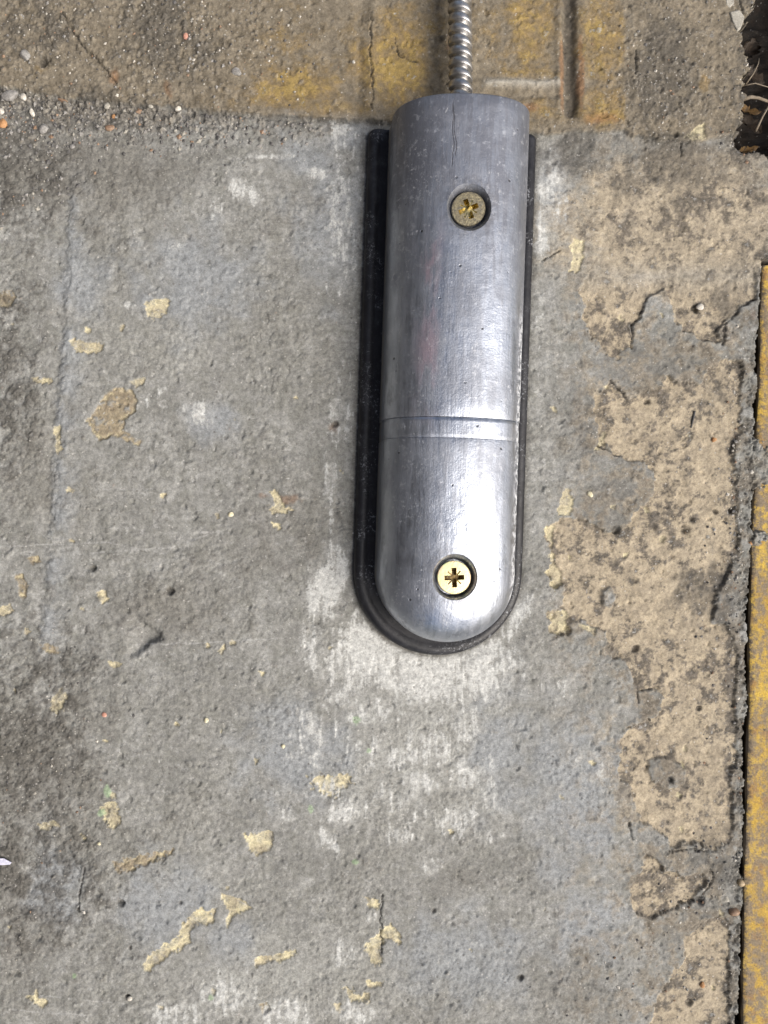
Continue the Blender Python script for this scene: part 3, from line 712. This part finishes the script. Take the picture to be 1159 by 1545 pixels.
    hgt = t.math('SUBTRACT', hgt, t.math('MULTIPLY', t.math('MAXIMUM', pt, t.math('MULTIPLY', hr, .5)), 1.5))
    t.bump(hgt, 1.8, .40)
    return t.m
M_CAST = cast_material()

def boolean_cut(o, cutters):
    for c in cutters:
        md = o.modifiers.new("cut", 'BOOLEAN'); md.operation = 'DIFFERENCE'; md.solver = 'EXACT'; md.object = c
    dg = bpy.context.evaluated_depsgraph_get()
    me = bpy.data.meshes.new_from_object(o.evaluated_get(dg))
    o.modifiers.clear(); old = o.data; o.data = me; me.name = old.name
    bpy.data.meshes.remove(old)
    for c in cutters:
        cm = c.data; bpy.data.objects.remove(c)
        if cm.users == 0: bpy.data.meshes.remove(cm)
def lathe_bm(bm, pts, cx=0, cy=0, n=48):
    """closed lathe around z; pts (r,z) first and last on the axis"""
    rings = []
    for r, z in pts:
        if r < 1e-6: rings.append([bm.verts.new(L(cx, cy, z))])
        else: rings.append([bm.verts.new(L(cx + r*math.cos(2*math.pi*i/n), cy + r*math.sin(2*math.pi*i/n), z)) for i in range(n)])
    for a, b in zip(rings[:-1], rings[1:]):
        for i in range(n):
            j = (i+1) % n
            if len(a) == 1: bm.faces.new((a[0], b[i], b[j]))
            elif len(b) == 1: bm.faces.new((a[i], b[0], a[j]))
            else: bm.faces.new((a[i], b[i], b[j], a[j]))
def cutter(cx, cy, pts, n=48):
    bm = bmesh.new(); lathe_bm(bm, pts, cx, cy, n)
    o = bm_obj("cutter", bm, M_CAST, root); return o
Y_END = 862 - 203       # conduit end
Y_B1, Y_B0 = 862 - 643.5, 862 - 672.0
Y_S1, Y_S0 = 862 - 358.5, 0.0
X_S1, X_S0 = 3.0, 0.0
RIDGE = HV + HA

# long body
bm = bmesh.new()
st = [(Y_B1, 1.4), (Y_B1 + .4, .3), (Y_B1 + 1.6, 0.0)] + [(Y_B1 + 1.6 + (Y_END - 3 - Y_B1 - 1.6)*i/26, 0) for i in range(1, 27)] + [(Y_END - 1.2, .7), (Y_END, 2.6)]
rings = loft(st, bm)
bm.faces.new(rings[0]); bm.faces.new(rings[-1][::-1])
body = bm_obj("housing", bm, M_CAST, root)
bpy.context.view_layer.update()
boolean_cut(body, [cutter(X_S1, Y_S1, [(0, 98), (HOLE_R-6.6, 98), (HOLE_R-6.0, 107), (HOLE_R-1.0, 115.2), (HOLE_R+2.2, 118.6), (HOLE_R+2.6, 140), (0, 140)])])
# collar between the two lines
bm = bmesh.new()
rings = loft([(Y_B0 - .2, 1.6), (Y_B0 + .3, .9), (Y_B0 + 6, .75), (Y_B1 - 6, .75), (Y_B1 - .7, .9), (Y_B1 - .2, 2.0)], bm)
bm.faces.new(rings[0]); bm.faces.new(rings[-1][::-1])
bm_obj("collar", bm, M_CAST, root)
# rounded end cap
bm = bmesh.new()
pr = profile(30)
path = []
st = [(Y_B0, 1.2), (Y_B0 - .5, .25), (Y_B0 - 1.8, 0)] + [((Y_B0 - 1.8)*(1 - i/14), 0) for i in range(1, 15)]
rings = loft(st, bm)
last = rings[-1]; np_ = len(pr); apex = last[np_-1]
left = last[:np_]; prev = left
NR = 48
for k in range(1, NR+1):
    a = math.pi*k/NR
    if k < NR: cur = [bm.verts.new(L(-r*math.cos(a), -r*math.sin(a), z)) for r, z in pr[:-1]] + [apex]
    else: cur = last[:np_-2:-1]
    for i in range(np_-1):
        q = (prev[i], cur[i], cur[i+1], prev[i+1])
        if i == np_-2: q = (prev[i], cur[i], apex)
        bm.faces.new(q)
    prev = cur
bot = [v for v in rings[0]]
bm.faces.new(rings[0])
bmesh.ops.holes_fill(bm, edges=[e for e in bm.edges if e.is_boundary], sides=0)
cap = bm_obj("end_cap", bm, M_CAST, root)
bpy.context.view_layer.update()
boolean_cut(cap, [cutter(X_S0, Y_S0, [(0, 98), (HOLE_R-6.6, 98), (HOLE_R-6.0, 107), (HOLE_R-1.0, 115.0), (HOLE_R+2.2, 118.3), (HOLE_R+2.6, 140), (0, 140)])])
for o in (body, cap):
    me = o.data
    me.set_sharp_from_angle(angle=R(38))

# black base
def base_material():
    t = NT("black_rubber")
    c = t.mix(t.ramp(t.noise(30, 4, .6), .3, .7), (.008, .008, .010), (.015, .015, .018))
    ds = t.math('MULTIPLY', t.ramp(t.noise(4, 6, .8), .53, .63), t.ramp(t.noise(40, 4, .6), .48, .64))
    ds = t.math('MAXIMUM', ds, t.math('MULTIPLY', t.ramp(t.noise(18, 6, .75), .45, .75), .09))
    c = t.mix(t.math('MULTIPLY', ds, .7), c, (.36, .37, .39))
    t.set(Base_Color=c, Roughness=t.ramp(t.noise(20, 3), .3, .7, .36, .52), Specular_IOR_Level=.38)
    t.bump(t.noise(3.5, 3, .6), .6, .4)
    return t.m
M_BASE = base_material()
bm = bmesh.new()
PW = 126.3
prof = [(PW-2, -3), (PW, 0), (PW, 6), (PW-1.2, 9.2), (PW-4, 11.8), (PW-8.5, 13.2), (PW-13, 13.0), (PW-17, 11.6), (PW-20, 10.6), (PW-40, 10.4)]
def plate_ring(fn): return [bm.verts.new(L(*fn(r), z)) for r, z in prof]
PY0 = -(861.0 - 862.0); PX0 = -2.0
Y_PT = 862 - 203
rings = []
for i in range(31): rings.append(plate_ring(lambda r, y=Y_PT - 9 + (PY0 - Y_PT + 9)*i/30: (PX0 + .0030*y*0 - r, y)))
for k in range(1, 48):
    a = math.pi*k/48
    rings.append(plate_ring(lambda r, a=a: (PX0 - r*math.cos(a), PY0 - r*math.sin(a))))
for i in range(31): rings.append(plate_ring(lambda r, y=PY0 + (Y_PT - 9 - PY0)*i/30: (PX0 + r, y)))
for a, b in zip(rings[:-1], rings[1:]):
    for i in range(len(prof)-1): bm.faces.new((a[i], b[i], b[i+1], a[i+1]))
# squared-off top end, corners rounded over
def end_strip(sign, ring):
    prev = ring
    for k in range(1, 7):
        a = math.pi/2*k/6
        cur = [bm.verts.new(L(PX0 + sign*(r - 9*(1-math.cos(a))*(1 if r > PW-30 else .3)), Y_PT - 9 + 9*math.sin(a)*(1 if k < 6 else 1.0), z*(1 - .22*(k/6)**3))) for r, z in prof]
        for i in range(len(prof)-1): bm.faces.new((prev[i], prev[i+1], cur[i+1], cur[i]))
        prev = cur
    return prev
ea = end_strip(-1, rings[0]); eb = end_strip(1, rings[-1])
for i in range(len(prof)-1): pass
bm.faces.new(ea + eb[::-1])
inner = [r[-1] for r in rings]
bm.faces.new([ea[-1]] + inner + [eb[-1]])
bmesh.ops.holes_fill(bm, edges=[e for e in bm.edges if e.is_boundary], sides=0)
base = bm_obj("base_plate", bm, M_BASE, root)
base.data.set_sharp_from_angle(angle=R(50))

# screws
def screw_material(name, c1, c2, c3, rough, metal, dirt):
    t = NT(name)
    n = t.noise(15, 3, .5)
    c = t.mix(t.ramp(n, .35, .65), c1, c2)
    c = t.mix(t.ramp(t.noise(11, 2, .5, t.mapping((1, 1.4, 1))), .48, .66), c, c3)
    d = t.math('MULTIPLY', t.ramp(t.noise(4, 4, .7), .35, .62), dirt)
    c = t.mix(d, c, (.105, .092, .07))
    t.set(Base_Color=c, Roughness=rough, Metallic=metal)
    t.bump(t.noise(2.5, 3, .6), .8, .3 + dirt*.4)
    return t.m
M_ZINC_BRIGHT = screw_material("bright_yellow_zinc", (.78, .66, .34), (.82, .62, .40), (.62, .70, .36), .32, .75, .10)
M_ZINC_DULL = screw_material("dull_yellow_zinc", (.30, .265, .17), (.36, .31, .19), (.24, .22, .165), .45, .65, .75)
M_RECESS_DARK = screw_material("brown_recess", (.26, .17, .055), (.36, .25, .09), (.13, .085, .03), .4, .6, .35)
M_RECESS_GOLD = screw_material("gold_recess", (.56, .46, .20), (.68, .58, .30), (.36, .28, .10), .25, 1.0, .1)
def screw(x, y, ztop, rot, m_head, m_rec, label, thin=1.05):
    e = bpy.data.objects.new("screw", None); COL.objects.link(e); e.parent = root
    e.location = L(x, y, ztop); e.rotation_euler = (R(rot[1]), R(rot[2]), R(rot[0])); e['label'] = label
    bm = bmesh.new()
    lathe_bm(bm, [(0, -26), (9, -26), (9, -13), (HEAD_R-.8, -3.2), (HEAD_R, -2.2), (HEAD_R, -1.0), (HEAD_R-.9, -.1), (HEAD_R*.6, 0.15), (0, 0.2)], n=56)
    h = bm_obj("head", bm, m_head, e)
    # cross recess, tapering inwards, and the four thin marks between its arms
    cs = []
    def wedge(ang, length, wid, depth, tip):
        b2 = bmesh.new()
        c, s_ = math.cos(ang), math.sin(ang)
        def q(px, py, z): return b2.verts.new(L(px*c - py*s_, px*s_ + py*c, z))
        top = [q(-length, -wid, 2), q(length, -wid, 2), q(length, wid, 2), q(-length, wid, 2)]
        bt = [q(-length*tip, -wid*.72, -depth), q(length*tip, -wid*.72, -depth), q(length*tip, wid*.72, -depth), q(-length*tip, wid*.72, -depth)]
        b2.faces.new(top); b2.faces.new(bt[::-1])
        for i in range(4): b2.faces.new((top[i], bt[i], bt[(i+1) % 4], top[(i+1) % 4]))
        o = bm_obj("cutter", b2, m_rec, e, smooth=False); cs.append(o)
    wedge(0, 14.4, 3.5, 11, .55); wedge(math.pi/2, 14.4, 3.5, 11, .55)
    wedge(math.pi/4, 14.5, thin, .6 + thin, .7); wedge(3*math.pi/4, 14.5, thin, .6 + thin, .7)
    bpy.context.view_layer.update()
    boolean_cut(h, cs)
    if len(h.data.materials) < 2: h.data.materials.append(m_rec)
    for p in h.data.polygons:        # recess faces take the recess material
        cpt = p.center/S
        if cpt.z < -.35 and math.hypot(cpt.x, cpt.y) < 16.5: p.material_index = 1; p.use_smooth = False
    h.data.set_sharp_from_angle(angle=R(30))
    return e
screw(X_S1, Y_S1, RIDGE - 7.0, (22, 4, -5), M_ZINC_DULL, M_RECESS_GOLD, "dull brownish screw near the conduit end", 1.3)
screw(X_S0, Y_S0, RIDGE - 6.5, (4, 0, 0), M_ZINC_BRIGHT, M_RECESS_DARK, "bright yellow zinc screw at the rounded end")

# flexible conduit
def conduit_material():
    t = NT("steel_conduit")
    c = t.mix(t.ramp(t.noise(12, 4, .6), .3, .7), (.36, .35, .335), (.52, .51, .50))
    c = t.mix(t.ramp(t.noise(5, 3, .7), .58, .72), c, (.20, .17, .14))
    t.set(Base_Color=c, Roughness=t.ramp(t.noise(9, 3), .3, .7, .30, .46), Metallic=.92)
    t.bump(t.noise(3, 3), .6, .3)
    return t.m
M_COND = conduit_material()
bm = bmesh.new()
PITCH, CR = 16.2, 17.3
turn = [(0.0, CR-6.6), (.07, CR-6.2), (.11, CR-1.3), (.18, CR-.2), (.32, CR), (.50, CR-.2), (.66, CR-.9), (.78, CR-1.9), (.89, CR-4.4), (.95, CR-6.4)]
NA = 28
cy0, cy1 = Y_END - 14, Y_END + 2100
nt = int((cy1-cy0)/PITCH)
def cpath(y):
    d = y - Y_END
    return 2.0 - 0.048*d + 2.0*math.sin(d*.006), 46 - 22*min(max(d/900, 0), 1)
prevr = None
for k in range(nt):
    for f_, r in turn:
        ring = []
        for i in range(NA):
            a = 2*math.pi*i/NA
            y = cy0 + (k + f_ + i/NA)*PITCH           # helical: each turn advances one pitch
            x0, z0 = cpath(y)
            ring.append(bm.verts.new(L(x0 + r*math.cos(a), y, z0 + r*math.sin(a))))
        if prevr:
            for i in range(NA-1): bm.faces.new((prevr[i], prevr[i+1], ring[i+1], ring[i]))
        prevr = ring
# stitch the helix seam: end of one turn continues into the next
bm.verts.ensure_lookup_table()
T = len(turn); total = nt*T
vv = bm.verts
for q in range(total - T - 1):
    a0 = vv[q*NA + NA-1]; a1 = vv[(q+1)*NA + NA-1]; b0 = vv[(q+T)*NA]; b1 = vv[(q+T+1)*NA]
    bm.faces.new((a0, b0, b1, a1))
cond = bm_obj("flexible_conduit", bm, M_COND, root)
cond['label'] = "ribbed steel conduit leaving the squared end"

# ------------------------------------------------------------------ loose stones and litter
def rock_mesh(name, rx, ry, rz, seed, sub=2, rough=.22):
    r = random.Random(seed)
    bm = bmesh.new(); bmesh.ops.create_icosphere(bm, subdivisions=sub, radius=1)
    ph = [(Vector((r.gauss(0, 1), r.gauss(0, 1), r.gauss(0, 1))).normalized(), r.uniform(.55, .95)) for _ in range(9)]
    for v in bm.verts:
        p = v.co.copy()
        for n, d in ph:                        # facets: clip by random planes
            k = p.dot(n)
            if k > d: p -= n*(k-d)*.85
        p *= 1 + r.uniform(-rough, rough)*.25
        v.co = Vector((p.x*rx*S, p.y*ry*S, p.z*rz*S))
    me = bpy.data.meshes.new(name); bmesh.ops.recalc_face_normals(bm, faces=bm.faces); bm.to_mesh(me); bm.free()
    for p in me.polygons: p.use_smooth = True
    me.set_sharp_from_angle(angle=R(45))
    return me
STONE = {
    'white': rgb_noise_mat("white_quartz", (.50, .465, .40), (.60, .57, .51), 6, .75),
    'cream': rgb_noise_mat("cream_grit", (.58, .52, .33), (.66, .62, .46), 6, .75),
    'orange': rgb_noise_mat("orange_grit", (.38, .19, .08), (.48, .27, .13), 6, .7),
    'pink': rgb_noise_mat("pink_brick_grit", (.45, .22, .16), (.52, .29, .22), 6, .8),
    'tan': rgb_noise_mat("tan_stone", (.36, .27, .16), (.45, .36, .24), 8, .55),
    'brown': rgb_noise_mat("brown_stone", (.22, .14, .09), (.32, .22, .15), 8, .6),
    'grey': rgb_noise_mat("grey_stone", (.20, .19, .18), (.32, .31, .29), 8, .7),
    'dark': rgb_noise_mat("dark_stone", (.075, .072, .070), (.14, .135, .13), 8, .6),
    'pale': rgb_noise_mat("pale_mortar", (.30, .285, .245), (.40, .38, .33), 12, .85),
}
def stone(u, v, rx, ry, rz, kind, label, sink=.35, rot=0, cat="pebble", name="pebble", z=None):
    me = rock_mesh(name, rx, ry, rz, int(u*7+v*13), 2 if max(rx, ry) < 9 else 3)
    zz = ground_z(u, v) if z is None else z
    o = link(name, me, STONE[kind]); o.location = P(u, v, zz + rz*(1-2*sink)); o.rotation_euler = (0, 0, R(rot))
    return tag(o, label, cat, "loose stones on the concrete")
stone(1057, 463, 6.5, 5.5, 4, 'white', "white pebble beside a small dark hole, left of the top of the yellow strip", rot=20)
stone(1078, 663, 4.5, 4.2, 3.5, 'orange', "small orange brown pebble sunk in the beige patch")
stone(891, 746, 4.5, 5.5, 3, 'cream', "cream chip lying on the dark grey lobe right of the contact", rot=60)
stone(1136, 712, 4.2, 3.8, 3, 'white', "tiny white pebble in the dirt bridging the slot by the yellow strip")
stone(1118, 1332, 7, 6, 5, 'tan', "tan rounded pebble wedged in the slot, upper of two low on the right", sink=.2, z=-3)
stone(1107, 1375, 8.5, 7.5, 6, 'brown', "pinkish brown pebble at the slot edge, lower of two low on the right", sink=.25, z=-2)
stone(1096, 1357, 5, 6, 3, 'pale', "flat pale pebble just above the pinkish brown pebble at the slot")
stone(1062, 1488, 4.5, 5, 3, 'orange', "small yellowish brown pebble in the lowest beige patch", rot=30)
stone(40, 88, 8, 9, 6, 'grey', "lone grey stone on the threshold near the upper left corner", rot=30)
stone(281, 58, 5, 6, 4, 'pink', "pink brick crumb on the dirty threshold, left of the conduit", rot=20)
stone(357, 111, 9, 6, 4, 'grey', "grey flat stone lying in a dent on the threshold", rot=-20)
stone(533, 97, 2.8, 2.8, 2.2, 'white', "tiny round white pebble on the threshold left of the conduit")
stone(37, 149, 5.5, 6.5, 4.5, 'white', "off-white stone in the gravel under the threshold edge, far left")
stone(68, 196, 9, 7, 5, 'grey', "broad light grey stone in the gravel at the far left", rot=35)
stone(18, 148, 14, 8, 5, 'grey', "largest grey stone in the gravel at the left border", rot=5)
stone(50, 172, 4, 7, 4, 'white', "narrow white stone standing out of the dark gravel", rot=20)
stone(4, 186, 8, 9, 5, 'orange', "orange brown stone half out of the left border in the gravel")
stone(4, 170, 5, 5, 4, 'white', "small white stone at the left border above the orange brown stone")
stone(163, 162, 6, 5, 4, 'pale', "pale stone pressed against the threshold edge, right of the crack", rot=20)
stone(93, 150, 9, 5, 4, 'brown', "purplish brown flat stone under the threshold edge", rot=-12)
stone(268, 164, 6, 4.5, 4, 'white', "whitish stone bedded in the threshold edge, mid left")
stone(228, 160, 5, 4, 3.5, 'pale', "pale crumb at the threshold edge left of the whitish stone")
stone(166, 193, 8, 6, 3.5, 'brown', "brown flat stone in the gravel below the crack")
stone(172, 176, 3.6, 4.5, 3, 'orange', "small orange stone in the gravel beneath the crack")
stone(110, 222, 5, 4, 3, 'grey', "small grey stone below the gravel band at the left")
stone(196, 1507, 5, 4, 3, 'white', "white chip in a small black hole near the bottom left")
stone(150, 1272, 3.8, 3.2, 2.5, 'cream', "cream crumb on the blue grey stain at the lower left", rot=10)
stone(1134, 820, 4, 3.5, 3, 'orange', "rusty crumb on the dirt over the yellow strip")
stone(348, 776, 5, 4, 2.5, 'cream', "lone cream crumb left of the cream paint splash beside the base")
stone(311, 1086, 4, 4.5, 2.5, 'cream', "yellowish crumb below the middle of the left half")
stone(427, 1126, 3.4, 4, 2.5, 'cream', "yellow crumb left of the white smears under the contact")
stone(158, 1078, 4, 4, 2, 'pink', "red brick crumb left of centre on the grey floor")
# stones and litter at the pit
def slabstone(u, v, pts, z, h, kind, label):
    bm = bmesh.new()
    n = len(pts)
    top = [bm.verts.new(L(x*.86, -y*.86, h + random.uniform(-1, 1))) for x, y in pts]
    mid = [bm.verts.new(L(x, -y, h*.55)) for x, y in pts]
    low = [bm.verts.new(L(x*.95, -y*.95, -4)) for x, y in pts]
    bm.faces.new(top[::-1]); bm.faces.new(low)
    for a, b in ((top, mid), (mid, low)):
        for i in range(n): bm.faces.new((a[i], a[(i+1) % n], b[(i+1) % n], b[i]))
    bmesh.ops.bevel(bm, geom=list(bm.edges), offset=.7*S, segments=1, affect='EDGES')
    o = bm_obj("stone", bm, STONE[kind], None, smooth=False); o.location = P(u, v, z)
    return tag(o, label, "stone", "broken mortar at the pit rim")
slabstone(1110, 36, [(-14, -14), (2, -18), (10, -6), (4, 12), (-2, 16), (-10, 2)], 2, 6, 'pale', "pale broken mortar piece with a pointed lower end on the pit rim")
slabstone(1098, 6, [(-8, -10), (6, -9), (7, 4), (0, 10), (-7, 6)], 2, 5, 'pale', "small pale mortar lump above the pointed piece at the pit")
slabstone(1131, 6, [(-4, -18), (8, -20), (6, 8), (-4, 18), (-9, 14)], -6, 6, 'pale', "long pale mortar piece leaning into the pit at the top border")
M_LEAF = rgb_noise_mat("dry_leaf", (.09, .055, .025), (.25, .15, .055), 9, .6, bump=1.2)
M_LEAFD = rgb_noise_mat("dark_leaf", (.025, .018, .012), (.08, .058, .04), 10, .55, bump=1.2)
M_TWIG = rgb_noise_mat("twig_bark", (.16, .125, .085), (.24, .20, .15), 10, .8)
def leaf(u, v, z, ln, wd, rot, tilt, mat, label):
    bm = bmesh.new(); rows = []
    n = 12
    for i in range(n+1):
        t_ = i/n; w = (wd*math.sin(math.pi*min(t_*1.02, 1))**.6 + .4)*(1 + .28*math.sin(t_*23 + ln) + .18*math.sin(t_*41 + u))
        y = (t_-.5)*ln; curl = 5*(t_-.5)**2*4
        rows.append([bm.verts.new(L(s*w, y, curl + abs(s)**1.5*w*.5 + math.sin(t_*19+s*3)*.9 + math.sin(t_*7+s*2)*2.2)) for s in (-1, -.5, 0, .5, 1)])
    for a, b in zip(rows[:-1], rows[1:]):
        for i in range(4): bm.faces.new((a[i], a[i+1], b[i+1], b[i]))
    ext = bmesh.ops.solidify(bm, geom=list(bm.faces), thickness=.6*S)
    o = bm_obj("dead_leaf", bm, mat); o.location = P(u, v, z); o.rotation_euler = (R(tilt), R(8), R(rot))
    return tag(o, label, "leaf", "dead leaves in the pit")
leaf(1143, 156, -24, 34, 6, 78, 6, M_LEAF, "ochre dead leaf edge lying across the pit")
leaf(1150, 176, -30, 40, 10, 35, -14, M_LEAFD, "brown curled dead leaf below the ochre one in the pit")
leaf(1148, 60, -30, 44, 12, 150, 16, M_LEAFD, "dark dead leaf high in the pit")
leaf(1140, 217, -22, 30, 5, 100, 4, M_LEAF, "brown dead leaf strip at the lower rim of the pit")
leaf(1152, 100, -30, 40, 11, 60, 10, M_LEAFD, "broad dark dead leaf in the middle of the pit")
def twig(pts, r0, label, name="twig", mat=None):
    bm = bmesh.new(); n = 8; prev = None
    o0 = P(*pts[0])
    for k, p in enumerate(pts):
        c = P(*p) - o0
        d = (P(*pts[min(k+1, len(pts)-1)]) - P(*pts[max(k-1, 0)])).normalized()
        a = d.cross(Vector((0, 0, 1))); a = a.normalized() if a.length > 1e-6 else Vector((1, 0, 0)); b = d.cross(a)
        r = r0*(1 - .5*k/(len(pts)-1))*S
        ring = [bm.verts.new(c + (a*math.cos(2*math.pi*i/n) + b*math.sin(2*math.pi*i/n))*r) for i in range(n)]
        if prev:
            for i in range(n): bm.faces.new((prev[i], prev[(i+1) % n], ring[(i+1) % n], ring[i]))
        else: bm.faces.new(ring)
        prev = ring
    bm.faces.new(prev[::-1])
    o = bm_obj(name, bm, mat or M_TWIG); o.location = o0
    return tag(o, label, name, "twigs in the pit" if name == "twig" else None)
twig([(1122, 146, -10), (1138, 142, -8), (1150, 143, -9), (1180, 150, -14)], 3.4, "thick grey twig lying across the pit")
twig([(1133, 120, -12), (1142, 106, -8), (1149, 92, -8), (1154, 80, -14)], 1.2, "thin pale twig standing up in the pit")
twig([(1128, 122, -14), (1146, 120, -10), (1175, 126, -14)], 1.1, "thin straw twig above the thick one in the pit")
twig([(1150, 190, -16), (1158, 170, -12), (1168, 152, -10)], 2.0, "slanting brown twig at the right border of the pit")
twig([(1049, 620, ground_z(1049, 620)+1), (1047, 632, ground_z(1047, 632)+1.3), (1044, 645, ground_z(1044, 645)+1)], 1.8, "short dark stick on the beige patch right of the contact", name="stick", mat=STONE['dark'])
# lilac scrap at the left border
M_SCRAP = rgb_noise_mat("lilac_plastic", (.56, .55, .68), (.66, .66, .78), 10, .5)
bm = bmesh.new()
pp = [(-12, -5), (4, -5), (16, 1), (13, 4), (0, 5), (-12, 4)]
a = [bm.verts.new(L(x, -y, 2.2 + .06*x)) for x, y in pp]; b = [bm.verts.new(L(x, -y, 1.2 + .06*x)) for x, y in pp]
bm.faces.new(a[::-1]); bm.faces.new(b)
for i in range(6): bm.faces.new((a[i], a[(i+1) % 6], b[(i+1) % 6], b[i]))
o = bm_obj("plastic_scrap", bm, M_SCRAP, None, False); o.location = P(3, 1299, ground_z(3, 1299)+1)
tag(o, "pale lilac scrap of plastic at the left border of the floor", "scrap")

# sand and grit lying loose: far too many to count
def grit(n, zones, kinds, name, label, seed, r0, r1):
    r = random.Random(seed)
    V_, F_, mi = [], [], []
    for _ in range(n):
        zn = r.choices(zones, weights=[z[5] for z in zones])[0]
        u = r.gauss(zn[0], zn[2]); v = r.gauss(zn[1], zn[3])
        if zn[4] and v < np.interp(u, [0, 130, 300, 590], [134, 154, 169, 188]) + 2: v += 40*r.random()
        rad = r0 + (r1-r0)*r.random()**3
        z = ground_z(u, v)
        ax = [rad*r.uniform(.7, 1.2) for _ in range(3)]; th = r.random()*6.28
        k = len(V_)
        pts = [(1, 0, 0), (-1, 0, 0), (0, 1, 0), (0, -1, 0), (.15, .1, .8), (-.1, 0, -.8), (.7, .7, .35), (-.7, .6, .3), (.6, -.7, .25), (-.65, -.7, .35)]
        for p in pts[:6]:
            x, y = p[0]*ax[0]*r.uniform(.8, 1.2), p[1]*ax[1]*r.uniform(.8, 1.2)
            V_.append(tuple(P(u + x*math.cos(th)-y*math.sin(th), v + x*math.sin(th)+y*math.cos(th), z + (p[2]*.9 + .25)*ax[2])))
        m = r.randrange(len(kinds))
        for a, b, c in ((0, 2, 4), (2, 1, 4), (1, 3, 4), (3, 0, 4), (2, 0, 5), (1, 2, 5), (3, 1, 5), (0, 3, 5)):
            F_.append((k+a, k+b, k+c)); mi.append(m)
    me = bpy.data.meshes.new(name); me.from_pydata(V_, [], F_)
    for kd in kinds: me.materials.append(STONE[kd])
    me.polygons.foreach_set("material_index", mi); me.update()
    bmm = bmesh.new(); bmm.from_mesh(me); bmesh.ops.recalc_face_normals(bmm, faces=bmm.faces); bmm.to_mesh(me); bmm.free()
    o = bpy.data.objects.new(name, me); COL.objects.link(o)
    return tag(o, label, "gravel", kind='stuff')
grit(800, [(40, 180, 70, 26, 1, 1.2), (190, 190, 90, 22, 1, 1.0), (330, 195, 90, 18, 1, .7), (30, 260, 60, 40, 1, .5)],
     ['grey', 'dark', 'dark', 'grey', 'dark', 'pale', 'grey', 'dark', 'brown'], "gravel", "dark gravel and grit along the foot of the threshold at the left", 3, 1.3, 4.4)
grit(1700, [(270, 60, 60, 60, 0, 1.2), (380, 60, 60, 50, 0, .8), (60, 60, 70, 50, 0, .8), (1000, 100, 50, 70, 0, .6), (1136, 100, 16, 70, 0, 1.3), (1130, 205, 20, 14, 0, .5), (1085, 930, 25, 120, 0, .6), (1112, 1150, 6, 260, 0, .7),
            (1112, 760, 8, 90, 0, .8), (60, 1200, 60, 120, 0, .7), (960, 1480, 80, 40, 0, .5), (1070, 1330, 30, 50, 0, .6)],
     ['grey', 'dark', 'pale', 'dark', 'brown', 'white', 'grey'], "grit", "loose sand and grit lying on the dirtier parts of the floor", 4, 1.1, 3)
